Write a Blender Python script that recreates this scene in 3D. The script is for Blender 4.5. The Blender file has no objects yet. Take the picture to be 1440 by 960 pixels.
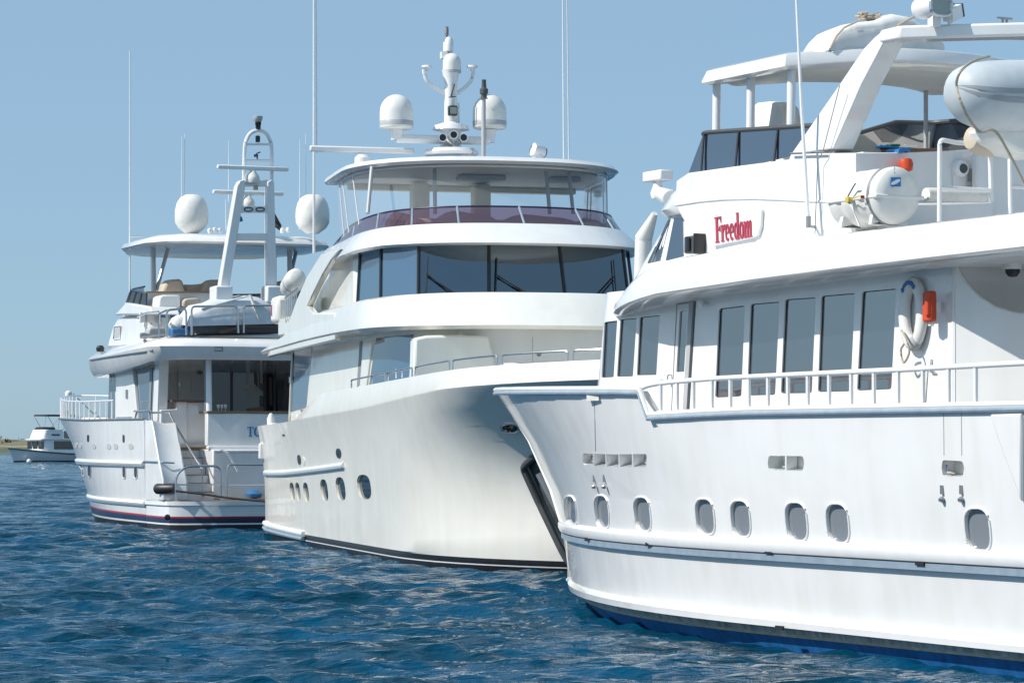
import bpy, bmesh, math, random
import numpy as np
from mathutils import Vector, Matrix
from mathutils.bvhtree import BVHTree

random.seed(7)
np.random.seed(7)
R = math.radians
scene = bpy.context.scene
COL = scene.collection

# ------------------------------------------------------------------ camera, sky, sun
F, CAM_H, HORIZON = 4000.0, 2.5, 626.0          # focal length in photo pixels, eye height, horizon row of the 1440x960 photo
cam_d = bpy.data.cameras.new('camera')
cam_d.sensor_width = 36.0
cam_d.lens = F / 1440.0 * 36.0
cam_d.shift_y = (HORIZON - 480.0) / 1440.0
cam_d.clip_start, cam_d.clip_end = 0.5, 60000.0
cam = bpy.data.objects.new('camera', cam_d)
cam.location = (0, 0, CAM_H)
cam.rotation_euler = (R(90), 0, 0)
COL.objects.link(cam)
scene.camera = cam

SUN_EL = R(43)
sun_xy = Vector((-0.954, -0.30)).normalized()
to_sun = Vector((sun_xy.x * math.cos(SUN_EL), sun_xy.y * math.cos(SUN_EL), math.sin(SUN_EL)))
world = bpy.data.worlds.new('World')
scene.world = world
world.use_nodes = True
wn = world.node_tree
wn.nodes.clear()
sky = wn.nodes.new('ShaderNodeTexSky')
sky.sky_type = 'NISHITA'
sky.sun_disc = False
sky.sun_elevation = SUN_EL
sky.sun_rotation = math.atan2(to_sun.x, to_sun.y)
sky.altitude = 1000
sky.air_density = 1.0
sky.dust_density = 1.0
sky.ozone_density = 10.0
bg = wn.nodes.new('ShaderNodeBackground')
bg.inputs['Strength'].default_value = 0.12
# summer haze: evens the sky out towards a pale grey blue
haze = wn.nodes.new('ShaderNodeMix'); haze.data_type = 'RGBA'
haze.inputs['Factor'].default_value = 0.70
haze.inputs['B'].default_value = (2.42, 3.62, 4.50, 1)
wo = wn.nodes.new('ShaderNodeOutputWorld')
wn.links.new(sky.outputs[0], haze.inputs['A'])
wn.links.new(haze.outputs['Result'], bg.inputs[0])
wn.links.new(bg.outputs[0], wo.inputs[0])

sun_d = bpy.data.lights.new('sun', 'SUN')
sun_d.energy = 4.4
sun_d.angle = R(0.5)
sun_d.color = (1.0, 0.955, 0.88)
sun = bpy.data.objects.new('sun', sun_d)
sun.rotation_euler = (-to_sun).to_track_quat('-Z', 'Y').to_euler()
sun.location = (-60, -20, 60)
COL.objects.link(sun)
scene.view_settings.view_transform = 'Standard'
scene.view_settings.look = 'None'
scene.view_settings.exposure = 0.25
scene.view_settings.gamma = 1.0
scene.cycles.max_bounces = 8
scene.cycles.transparent_max_bounces = 16

# ------------------------------------------------------------------ materials
MATS = {}

def new_mat(name):
    m = bpy.data.materials.new(name)
    m.use_nodes = True
    nt = m.node_tree
    b = nt.nodes['Principled BSDF']
    MATS[name] = m
    return m, nt, b

def plain(name, col, rough=0.4, metal=0.0, coat=0.0, vary=0.06, scale=6.0, ior=None, bump=0.0, bscale=30.0, stretch=None):
    """one base colour with a soft mottling and, where asked, a fine bump"""
    m, nt, b = new_mat(name)
    L = nt.links
    tc = nt.nodes.new('ShaderNodeTexCoord')
    mp = nt.nodes.new('ShaderNodeMapping')
    if stretch:
        mp.inputs['Scale'].default_value = stretch
    L.new(tc.outputs['Object'], mp.inputs['Vector'])
    nz = nt.nodes.new('ShaderNodeTexNoise')
    nz.inputs['Scale'].default_value = scale
    nz.inputs['Detail'].default_value = 5
    L.new(mp.outputs[0], nz.inputs['Vector'])
    cr = nt.nodes.new('ShaderNodeValToRGB')
    cr.color_ramp.elements[0].position = 0.3
    cr.color_ramp.elements[1].position = 0.7
    cr.color_ramp.elements[0].color = tuple(c * (1 - vary) for c in col) + (1,)
    cr.color_ramp.elements[1].color = tuple(min(1, c * (1 + vary * 0.4)) for c in col) + (1,)
    L.new(nz.outputs[0], cr.inputs[0])
    L.new(cr.outputs[0], b.inputs['Base Color'])
    b.inputs['Roughness'].default_value = rough
    b.inputs['Metallic'].default_value = metal
    b.inputs['Coat Weight'].default_value = coat
    b.inputs['Coat Roughness'].default_value = 0.06
    if ior:
        b.inputs['IOR'].default_value = ior
    if bump:
        n2 = nt.nodes.new('ShaderNodeTexNoise')
        n2.inputs['Scale'].default_value = bscale
        n2.inputs['Detail'].default_value = 4
        L.new(tc.outputs['Object'], n2.inputs['Vector'])
        bp = nt.nodes.new('ShaderNodeBump')
        bp.inputs['Strength'].default_value = bump
        bp.inputs['Distance'].default_value = 0.02
        L.new(n2.outputs[0], bp.inputs['Height'])
        L.new(bp.outputs[0], b.inputs['Normal'])
    return m

def gelcoat(name, col, rough=0.22, coat=0.5, streak=0.05, fair=0.35):
    """glossy yacht paint: run-down streaks, a little grime, and plating that is not quite fair"""
    m, nt, b = new_mat(name)
    L = nt.links
    tc = nt.nodes.new('ShaderNodeTexCoord')
    mp = nt.nodes.new('ShaderNodeMapping')
    mp.inputs['Scale'].default_value = (2.4, 2.4, 0.22)
    L.new(tc.outputs['Object'], mp.inputs['Vector'])
    st = nt.nodes.new('ShaderNodeTexNoise')
    st.inputs['Scale'].default_value = 1.6
    st.inputs['Detail'].default_value = 6
    L.new(mp.outputs[0], st.inputs['Vector'])
    gr = nt.nodes.new('ShaderNodeTexNoise')
    gr.inputs['Scale'].default_value = 0.9
    gr.inputs['Detail'].default_value = 6
    L.new(tc.outputs['Object'], gr.inputs['Vector'])
    mul = nt.nodes.new('ShaderNodeMath'); mul.operation = 'MULTIPLY'
    L.new(st.outputs[0], mul.inputs[0]); L.new(gr.outputs[0], mul.inputs[1])
    cr = nt.nodes.new('ShaderNodeValToRGB')
    cr.color_ramp.elements[0].position = 0.12
    cr.color_ramp.elements[1].position = 0.36
    cr.color_ramp.elements[0].color = (col[0], col[1], col[2], 1)
    cr.color_ramp.elements[1].color = (col[0] * (1 - streak), col[1] * (1 - streak * 1.15), col[2] * (1 - streak * 1.5), 1)
    L.new(mul.outputs[0], cr.inputs[0])
    L.new(cr.outputs[0], b.inputs['Base Color'])
    b.inputs['Roughness'].default_value = rough
    b.inputs['Coat Weight'].default_value = coat
    b.inputs['Coat Roughness'].default_value = 0.05
    n2 = nt.nodes.new('ShaderNodeTexNoise')
    n2.inputs['Scale'].default_value = 0.8
    n2.inputs['Detail'].default_value = 2
    L.new(tc.outputs['Object'], n2.inputs['Vector'])
    bp = nt.nodes.new('ShaderNodeBump')
    bp.inputs['Strength'].default_value = fair
    bp.inputs['Distance'].default_value = 0.03
    L.new(n2.outputs[0], bp.inputs['Height'])
    L.new(bp.outputs[0], b.inputs['Normal'])
    L.new(bp.outputs[0], b.inputs['Coat Normal'])
    return m

def glass(name, col, ior=2.4, rough=0.03):
    m, nt, b = new_mat(name)
    L = nt.links
    tc = nt.nodes.new('ShaderNodeTexCoord')
    n2 = nt.nodes.new('ShaderNodeTexNoise')
    n2.inputs['Scale'].default_value = 0.7
    L.new(tc.outputs['Object'], n2.inputs['Vector'])
    bp = nt.nodes.new('ShaderNodeBump')
    bp.inputs['Strength'].default_value = 0.12
    bp.inputs['Distance'].default_value = 0.02
    L.new(n2.outputs[0], bp.inputs['Height'])
    L.new(bp.outputs[0], b.inputs['Normal'])
    b.inputs['Base Color'].default_value = (*col, 1)
    b.inputs['Roughness'].default_value = rough
    b.inputs['IOR'].default_value = ior
    return m

def clear(name, tint, ior=1.45, rough=0.03, body=None, body_mix=0.0):
    """see-through sheet: tinted transparency with a real surface reflection"""
    m, nt, b = new_mat(name)
    L = nt.links
    nt.nodes.remove(b)
    out = nt.nodes['Material Output']
    tr = nt.nodes.new('ShaderNodeBsdfTransparent'); tr.inputs[0].default_value = (*tint, 1)
    gl = nt.nodes.new('ShaderNodeBsdfGlossy'); gl.inputs['Color'].default_value = (0.72, 0.88, 1.0, 1) if name == 'tinted_screen' else (0.9, 0.9, 0.9, 1); gl.inputs['Roughness'].default_value = rough
    fr = nt.nodes.new('ShaderNodeFresnel'); fr.inputs[0].default_value = ior
    mx = nt.nodes.new('ShaderNodeMixShader')
    base = tr
    if body:
        df = nt.nodes.new('ShaderNodeBsdfDiffuse'); df.inputs[0].default_value = (*body, 1)
        m2 = nt.nodes.new('ShaderNodeMixShader'); m2.inputs[0].default_value = body_mix
        L.new(tr.outputs[0], m2.inputs[1]); L.new(df.outputs[0], m2.inputs[2])
        base = m2
    L.new(fr.outputs[0], mx.inputs[0]); L.new(base.outputs[0], mx.inputs[1]); L.new(gl.outputs[0], mx.inputs[2])
    L.new(mx.outputs[0], out.inputs[0])
    return m

gelcoat('white_paint', (0.80, 0.80, 0.80), streak=0.07, coat=0.8, fair=0.6)
gelcoat('cream_paint', (0.80, 0.785, 0.735), streak=0.05, fair=0.6, coat=0.9, rough=0.3)
gelcoat('cool_paint', (0.78, 0.79, 0.80), streak=0.05)
gelcoat('hull_cream', (0.765, 0.75, 0.695), streak=0.06, fair=0.7, coat=0.6, rough=0.3)
plain('deck_white', (0.72, 0.72, 0.70), 0.6, vary=0.08)
plain('trim_white', (0.80, 0.80, 0.80), 0.25, coat=0.4, vary=0.04)
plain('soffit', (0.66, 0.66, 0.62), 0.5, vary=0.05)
plain('cream_trim', (0.72, 0.66, 0.50), 0.5)
glass('window_glass', (0.014, 0.022, 0.036), ior=3.8)
glass('dark_glass', (0.012, 0.016, 0.02), ior=1.75)
glass('screen_glass', (0.006, 0.012, 0.028), ior=2.3)
glass('blue_glass', (0.03, 0.08, 0.14), ior=3.8)
glass('porthole_glass', (0.20, 0.22, 0.24), ior=2.0, rough=0.06)
clear('clear_vinyl', (0.94, 0.95, 0.96), ior=1.38, rough=0.10, body=(0.75, 0.8, 0.85), body_mix=0.12)
clear('purple_acrylic', (0.50, 0.36, 0.44), ior=1.45, rough=0.04, body=(0.16, 0.10, 0.15), body_mix=0.25)
clear('tinted_screen', (0.34, 0.44, 0.52), ior=2.9, rough=0.02, body=(0.01, 0.02, 0.035), body_mix=0.2)
clear('grey_acrylic', (0.30, 0.34, 0.33), ior=1.45, rough=0.03, body=(0.03, 0.04, 0.04), body_mix=0.3)
plain('steel', (0.66, 0.65, 0.64), 0.3, metal=1.0, vary=0.1)
plain('dull_metal', (0.35, 0.36, 0.37), 0.4, metal=0.8)
plain('black_rubber', (0.018, 0.018, 0.02), 0.45)
plain('black_paint', (0.012, 0.013, 0.016), 0.3, coat=0.2)
plain('dark_grey', (0.07, 0.075, 0.08), 0.5)
plain('mid_grey', (0.22, 0.23, 0.24), 0.45)
plain('blue_grey_trim_shade', (0.26, 0.33, 0.40), 0.35, vary=0.15)  # painted shade below the white rails; also colours posts and a moulding
plain('antifoul_blue', (0.014, 0.13, 0.36), 0.5, vary=0.35, scale=3, stretch=(3, 3, 1))
plain('antifoul_black', (0.014, 0.015, 0.018), 0.45, vary=0.3)
plain('grimy_band', (0.48, 0.49, 0.46), 0.5, vary=0.5, scale=2.2, stretch=(4, 4, 0.6))
plain('orange_line', (0.62, 0.50, 0.36), 0.5, vary=0.3)
plain('navy_paint', (0.015, 0.022, 0.06), 0.3, coat=0.3)
plain('red_paint', (0.45, 0.02, 0.04), 0.35, coat=0.2)
plain('sign_red', (0.42, 0.035, 0.07), 0.35, coat=0.3)
plain('sign_pink', (0.68, 0.22, 0.28), 0.4)
plain('orange_plastic', (0.62, 0.07, 0.02), 0.4)
plain('letter_blue', (0.04, 0.16, 0.36), 0.4)
plain('emblem_blue', (0.02, 0.20, 0.50), 0.4)
plain('green_plastic', (0.01, 0.16, 0.07), 0.35)
plain('canvas_white', (0.74, 0.73, 0.70), 0.85, bump=0.6, bscale=5.0, vary=0.1)
plain('canvas_grey', (0.60, 0.64, 0.68), 0.6, bump=0.6, bscale=3.0, vary=0.1)
plain('canvas_beige', (0.52, 0.45, 0.36), 0.85, bump=0.3, bscale=8)
plain('navy_canvas', (0.02, 0.028, 0.05), 0.85)
plain('fibreglass', (0.76, 0.75, 0.71), 0.38, coat=0.15, vary=0.08)
plain('panel_shade_grey', (0.46, 0.46, 0.45), 0.45)  # panels kept darker, the after deck's shade put into their colour
plain('hypalon', (0.50, 0.55, 0.58), 0.5, vary=0.07, bump=0.1, bscale=4)
plain('hypalon_trim', (0.30, 0.33, 0.35), 0.5)
plain('teak', (0.30, 0.19, 0.11), 0.55, vary=0.3, scale=10, stretch=(1, 8, 8))
plain('rope', (0.42, 0.37, 0.29), 0.9, bump=0.6, bscale=60)
plain('dark_rope', (0.03, 0.03, 0.035), 0.9)
plain('brown_wood', (0.16, 0.08, 0.045), 0.35)
plain('lamp_glass', (0.25, 0.27, 0.22), 0.08, ior=2.2)
plain('yellow_plastic', (0.60, 0.45, 0.05), 0.5)
plain('dirty_white', (0.62, 0.61, 0.56), 0.5, vary=0.2)
plain('bronze', (0.30, 0.20, 0.13), 0.35, metal=0.8, vary=0.3)
plain('interior_brown', (0.10, 0.055, 0.035), 0.5)
plain('interior_white', (0.45, 0.42, 0.40), 0.6)
plain('tail_grey', (0.42, 0.43, 0.44), 0.5)
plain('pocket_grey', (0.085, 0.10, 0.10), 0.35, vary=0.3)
plain('dome_band', (0.42, 0.43, 0.45), 0.4)

# ------------------------------------------------------------------ object helpers
def describe(o, label=None, cat=None, group=None, kind=None):
    if label: o['label'] = label
    if cat: o['category'] = cat
    if group: o['group'] = group
    if kind: o['kind'] = kind
    return o

class Frame:
    """a vessel's own axes: x forward, y to port, z up; at(px, py, plane) finds the point of a plane of that vessel seen at a photo pixel"""
    def __init__(self, ox, oy, hx, hy):
        n = math.hypot(hx, hy)
        self.o = Vector((ox, oy, 0)); self.h = Vector((hx / n, hy / n, 0)); self.p = Vector((-hy / n, hx / n, 0))
        self.rz = math.atan2(hy, hx)
    def local(self, w):
        r = Vector(w) - self.o
        return Vector((r.dot(self.h), r.dot(self.p), r.z))
    def world(self, v):
        return self.o + self.h * v[0] + self.p * v[1] + Vector((0, 0, v[2]))
    def ray(self, px, py):
        d = Vector(((px - 720.0) / F, 1.0, (HORIZON - py) / F))
        return self.local((0, 0, CAM_H)), Vector((d.dot(self.h), d.dot(self.p), d.z))
    def at(self, px, py, x=None, y=None, z=None, pl=None):
        o, d = self.ray(px, py)
        if x is not None: t = (x - o.x) / d.x
        elif y is not None: t = (y - o.y) / d.y
        elif z is not None: t = (z - o.z) / d.z
        else:
            n = Vector(pl[1]); t = (Vector(pl[0]) - o).dot(n) / d.dot(n)
        return o + d * t
    def hit(self, px, py, bvh):
        o, d = self.ray(px, py)
        loc, nor, i, dist = bvh.ray_cast(o, d.normalized())
        if loc is None:
            for r in (2, 5, 9, 14, 20, 30):
                for k in range(12):
                    o, d = self.ray(px + r * math.cos(k * math.pi / 6), py + r * math.sin(k * math.pi / 6))
                    loc, nor, i, dist = bvh.ray_cast(o, d.normalized())
                    if loc is not None: return loc, (-nor if nor.dot(d) > 0 else nor)
            print('MISS', px, py)
            return None, None
        return loc, (-nor if nor.dot(d) > 0 else nor)

class MB:
    """collects shapes, then links them as ONE mesh object"""
    def __init__(self):
        self.v = []; self.f = []; self.m = []
    def add(self, vs, fs, mi=0):
        k = len(self.v)
        self.v += [Vector(p) for p in vs]
        for f in fs:
            self.f.append(tuple(k + i for i in f)); self.m.append(mi)
        return self
    def box(self, c, s, ax=None, mi=0):
        """box of full size s round centre c; ax = optional 3 axes"""
        c = Vector(c)
        A = [Vector(a).normalized() for a in ax] if ax else [Vector((1, 0, 0)), Vector((0, 1, 0)), Vector((0, 0, 1))]
        vs = []
        for i in (-1, 1):
            for j in (-1, 1):
                for k in (-1, 1):
                    vs.append(c + A[0] * (i * s[0] / 2) + A[1] * (j * s[1] / 2) + A[2] * (k * s[2] / 2))
        return self.add(vs, [(0, 1, 3, 2), (4, 6, 7, 5), (0, 4, 5, 1), (2, 3, 7, 6), (0, 2, 6, 4), (1, 5, 7, 3)], mi)
    def prism(self, pts, vec, mi=0):
        """polygon pts swept along vec"""
        pts = [Vector(p) for p in pts]; vec = Vector(vec); n = len(pts)
        fs = [tuple(range(n)), tuple(range(2 * n - 1, n - 1, -1))]
        for i in range(n):
            j = (i + 1) % n
            fs.append((j, i, n + i, n + j))
        return self.add(pts + [p + vec for p in pts], fs, mi)
    def loft(self, rings, closed=True, caps=True, mi=0, mis=None):
        n = len(rings[0]); vs = [p for r in rings for p in r]; base = len(self.v)
        self.v += [Vector(p) for p in vs]
        for a in range(len(rings) - 1):
            for i in range(n if closed else n - 1):
                j = (i + 1) % n
                self.f.append((base + a * n + i, base + a * n + j, base + (a + 1) * n + j, base + (a + 1) * n + i))
                self.m.append(mis[a] if mis else mi)
        if caps:
            self.f.append(tuple(base + i for i in range(n))[::-1]); self.m.append(mis[0] if mis else mi)
            k = base + (len(rings) - 1) * n
            self.f.append(tuple(k + i for i in range(n))); self.m.append(mis[-1] if mis else mi)
        return self
    def tube(self, path, r, n=8, closed=False, mi=0, r2=None):
        path = [Vector(p) for p in path]
        if len(path) < 2: return self
        rings = []
        up = Vector((0.03, 0.05, 1)).normalized()
        N = len(path)
        for i, p in enumerate(path):
            a = path[i - 1] if (i > 0 or closed) else p
            b = path[(i + 1) % N] if (i < N - 1 or closed) else p
            t = (b - a)
            if t.length < 1e-9: t = Vector((1, 0, 0))
            t.normalize()
            u = up if abs(t.dot(up)) < 0.95 else Vector((1, 0.1, 0)).normalized()
            s = t.cross(u).normalized(); w = s.cross(t).normalized()
            rr = r if r2 is None else r + (r2 - r) * i / (N - 1)
            rings.append([p + s * (math.cos(2 * math.pi * k / n) * rr) + w * (math.sin(2 * math.pi * k / n) * rr) for k in range(n)])
        if closed:
            rings.append(rings[0])
            return self.loft(rings, True, False, mi)
        return self.loft(rings, True, True, mi)
    def lathe(self, c, prof, axis=(0, 0, 1), n=24, mi=0):
        """profile of (radius, height) turned round the axis at c"""
        c = Vector(c); a = Vector(axis).normalized()
        u = Vector((1, 0, 0)) if abs(a.x) < 0.8 else Vector((0, 1, 0))
        s = a.cross(u).normalized(); w = a.cross(s).normalized()
        rings = [[c + a * h + s * (math.cos(2 * math.pi * k / n) * max(r, 1e-4)) + w * (math.sin(2 * math.pi * k / n) * max(r, 1e-4)) for k in range(n)] for r, h in prof]
        return self.loft(rings, True, True, mi)
    def bvh(self):
        return BVHTree.FromPolygons([tuple(p) for p in self.v], self.f)
    def mesh(self, name, mats, off=(0, 0, 0), smooth=38):
        off = Vector(off)
        me = bpy.data.meshes.new(name)
        me.from_pydata([tuple(p - off) for p in self.v], [], self.f)
        for m in mats: me.materials.append(MATS[m])
        me.polygons.foreach_set('material_index', self.m)
        bm = bmesh.new(); bm.from_mesh(me)
        bmesh.ops.remove_doubles(bm, verts=bm.verts, dist=1e-5)
        bmesh.ops.recalc_face_normals(bm, faces=bm.faces)
        bm.to_mesh(me); bm.free()
        if smooth:
            me.shade_smooth(); me.set_sharp_from_angle(angle=R(smooth))
        me.update()
        return me
    def build(self, name, mats, parent=None, off=None, smooth=38, bevel=0.0, label=None):
        if isinstance(mats, str): mats = [mats]
        if off is None: off = parent.get('_off', (0, 0, 0)) if parent is not None else (0, 0, 0)
        me = self.mesh(name, mats, off, smooth)
        o = bpy.data.objects.new(name, me)
        COL.objects.link(o)
        if parent is not None:
            o.parent = parent
            o['_off'] = list(off)
        if bevel:
            b = o.modifiers.new('bevel', 'BEVEL'); b.width = bevel; b.segments = 2; b.limit_method = 'ANGLE'; b.angle_limit = R(40)
            b.harden_normals = False
        if label: o['label'] = label
        return o

def thing(fr, base, name, label, cat, group=None):
    """an Empty at a thing's base, in the axes of the vessel it belongs to or lies on"""
    o = bpy.data.objects.new(name, None)
    o.empty_display_size = 0.3
    COL.objects.link(o)
    o.location = fr.world(base); o.rotation_euler = (0, 0, fr.rz)
    o['_off'] = list(base)
    return describe(o, label, cat, group)

def lone(fr, mb, base, name, mats, label, cat, group=None, **k):
    """a thing that is a single mesh"""
    o = mb.build(name, mats, None, off=base, **k)
    o.location = fr.world(base); o.rotation_euler = (0, 0, fr.rz)
    return describe(o, label, cat, group)

def cut(o, cutters):
    """sink pockets into a closed mesh"""
    mb = MB()
    for pts, vec in cutters: mb.prism(pts, vec)
    off = o.get('_off', (0, 0, 0))
    me = mb.mesh('cutter', [], off, smooth=0)
    c = bpy.data.objects.new('cutter', me); COL.objects.link(c)
    mods = list(o.modifiers)
    m = o.modifiers.new('cut', 'BOOLEAN'); m.operation = 'DIFFERENCE'; m.solver = 'EXACT'; m.object = c
    par = o.parent; o.parent = None
    bpy.context.view_layer.update()
    dg = bpy.context.evaluated_depsgraph_get()
    new = bpy.data.meshes.new_from_object(o.evaluated_get(dg))
    o.modifiers.clear()
    old = o.data; o.data = new
    new.shade_smooth(); new.set_sharp_from_angle(angle=R(38))
    o.parent = par
    bpy.data.objects.remove(c); bpy.data.meshes.remove(me); bpy.data.meshes.remove(old)

def smoothpath(pts, n=6, closed=False):
    """Catmull-Rom through the points"""
    P = [Vector(p) for p in pts]; out = []; N = len(P)
    for i in range(N if closed else N - 1):
        p0 = P[(i - 1) % N] if (closed or i > 0) else P[0]
        p1 = P[i]; p2 = P[(i + 1) % N]
        p3 = P[(i + 2) % N] if (closed or i + 2 < N) else P[-1]
        for k in range(n):
            t = k / n
            out.append(0.5 * ((2 * p1) + (p2 - p0) * t + (2 * p0 - 5 * p1 + 4 * p2 - p3) * t * t + (3 * p1 - p0 - 3 * p2 + p3) * t ** 3))
    if not closed: out.append(P[-1])
    return out

def roundpath(pts, r=0.06, n=4, closed=False):
    """polyline with its corners rounded"""
    P = [Vector(p) for p in pts]; N = len(P); out = []
    for i in range(N):
        if not closed and i in (0, N - 1):
            out.append(P[i]); continue
        a, b, c = P[i - 1], P[i], P[(i + 1) % N]
        d1 = (a - b); d2 = (c - b)
        q = min(r, d1.length * 0.45, d2.length * 0.45)
        s = b + d1.normalized() * q; e = b + d2.normalized() * q
        for k in range(n + 1):
            t = k / n
            out.append(s * (1 - t) ** 2 + b * (2 * t * (1 - t)) + e * t ** 2)
    return out

def rq(pts, r=3.0, n=4):
    """pixel outline with rounded corners"""
    return [(v.x, v.y) for v in roundpath([(p[0], p[1], 0) for p in pts], r, n, True)]

def blob(cx, cy, rx, ry, n=2.6, N=20, skew=0.0):
    out = []
    for k in range(N):
        t = 2 * math.pi * k / N
        c, s = math.cos(t), math.sin(t)
        x = math.copysign(abs(c) ** (2 / n), c) * rx; y = math.copysign(abs(s) ** (2 / n), s) * ry
        out.append((cx + x + skew * y, cy + y))
    return out

def on(fr, bvh, pix):
    """3-D outline on a surface for an outline in photo pixels, and its mean normal"""
    pts = []; n = Vector()
    for q in pix:
        p, m = fr.hit(q[0], q[1], bvh)
        if p is None: continue
        pts.append(p); n += m
    n.normalize()
    o, d = fr.ray(*pix[0])
    if n.dot(d) > 0: n = -n
    return pts, n

def pane(fr, bvh, pix, name, mat, parent, out=0.006, thick=0.03, frame=None, fr_w=0.03, fr_mat='trim_white', label=None):
    """a slab on a surface, standing out from it"""
    pts, n = on(fr, bvh, pix)
    if len(pts) < 3: return None
    mb = MB().prism([p + n * out for p in pts], -n * thick)
    o = mb.build(name, mat, parent, label=label)
    if frame:
        MB().tube([p + n * (out + 0.002) for p in pts], fr_w, 6, True).build(frame, fr_mat, o if parent is None or parent.parent is None else parent)
    return o

def patch(fr, bvh, quad, out=0.008, thick=0.03, nx=8):
    """curved panel that follows a surface between four photo pixels (top left, top right, bottom right, bottom left)"""
    rings = []
    for k in range(nx + 1):
        u = k / nx
        t = (quad[0][0] + (quad[1][0] - quad[0][0]) * u, quad[0][1] + (quad[1][1] - quad[0][1]) * u)
        b = (quad[3][0] + (quad[2][0] - quad[3][0]) * u, quad[3][1] + (quad[2][1] - quad[3][1]) * u)
        p, n = fr.hit(t[0], t[1], bvh); q, m = fr.hit(b[0], b[1], bvh)
        rings.append([p + n * out, q + m * out, q + m * (out - thick), p + n * (out - thick)])
    return MB().loft(rings)

def nose(xf, half, L, xa, z, n=2.3, N=22, za=None):
    """deck outline: straight sides, rounded front; z may be a function of x"""
    pts = []
    zf = z if callable(z) else (lambda x: z)
    K = 6
    for k in range(K):
        x = xa + (xf - L - xa) * k / K
        pts.append(Vector((x, half, zf(x))))
    for k in range(N + 1):
        t = math.pi / 2 - math.pi * k / N
        c, s = math.cos(t), math.sin(t)
        x = xf - L + L * max(c, 0) ** (2 / n); y = half * math.copysign(abs(s) ** (2 / n), s)
        pts.append(Vector((x, y, zf(x))))
    for k in range(K - 1, -1, -1):
        x = xa + (xf - L - xa) * k / K
        pts.append(Vector((x, -half, zf(x))))
    return pts

def dome(mb, c, r, h, n=28, mi=0):
    """radome profile: short straight skirt and a round top"""
    prof = [(r * 0.80, 0), (r * 0.95, h * 0.02), (r * 0.985, h * 0.05), (r, h * 0.12), (r, h * 0.35), (r * 0.99, h * 0.5)]
    for k in range(1, 9):
        t = k / 8 * math.pi / 2
        prof.append((r * 0.99 * math.cos(t), h * 0.5 + h * 0.5 * math.sin(t)))
    return mb.lathe(c, prof, n=n, mi=mi)

def hull_point(lv, xa, u):
    if len(lv) == 3:                                  # blend of two outlines: concave flare
        (x0, y0), (x1, y1) = hull_point(lv[0], xa, u), hull_point(lv[1], xa, u)
        return x0 + (x1 - x0) * lv[2], y0 + (y1 - y0) * lv[2]
    xs, B, L, n = lv
    x = xs + (xa - xs) * u
    t = max(0.0, (x - (xs - L)) / L)
    return x, B * (1 - t ** n)

def hull(levels, xa, u_list, zs, deck_z, mis, inner=0.10, taper=None):
    """closed hull: levels = (stem x, half breadth, run length, exponent); zs = one height function of x per level"""
    rings = []
    for u in u_list:
        half = []
        for lv, zf in zip(levels, zs):
            x, y = hull_point(lv, xa, u)
            if taper: y *= taper(x)
            half.append(Vector((x, max(y, 0.0), zf(x))))
        top = half[-1]
        dz = max(deck_z, top.z - 0.75)
        cols = [p for p in half]
        q = cols[0]
        for a, b in zip(cols, cols[1:]):
            if a.z <= dz <= b.z:
                q = a + (b - a) * ((dz - a.z) / max(b.z - a.z, 1e-6))
        half.append(Vector((top.x - 0.10 * math.exp(-u * 40), max(top.y - inner, 0.0), top.z)))
        half.append(Vector((q.x - 0.35 * math.exp(-u * 40), max(q.y - inner - 0.06, 0.0), dz)))
        keel = Vector((half[0].x, 0, half[0].z - 0.3))
        mid = Vector((half[-1].x, 0, dz))
        ring = [keel] + half + [mid] + [Vector((p.x, -p.y, p.z)) for p in reversed(half)]
        rings.append(ring)
    mb = MB()
    n = len(rings[0]); k0 = len(mb.v)
    mb.v += [p for r in rings for p in r]
    H = len(levels) + 2
    seg = [mis[0]] + list(mis) + [mis[-1], mis[-1], mis[-1]]
    for a in range(len(rings) - 1):
        for i in range(n):
            j = (i + 1) % n
            s = i if i <= H else n - 1 - i
            mb.f.append((a * n + i, a * n + j, (a + 1) * n + j, (a + 1) * n + i)); mb.m.append(seg[min(s, len(seg) - 1)])
    mb.f.append(tuple(range(n))[::-1]); mb.m.append(mis[-1])
    k = (len(rings) - 1) * n
    mb.f.append(tuple(k + i for i in range(n))); mb.m.append(mis[-1])
    return mb, rings

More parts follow.
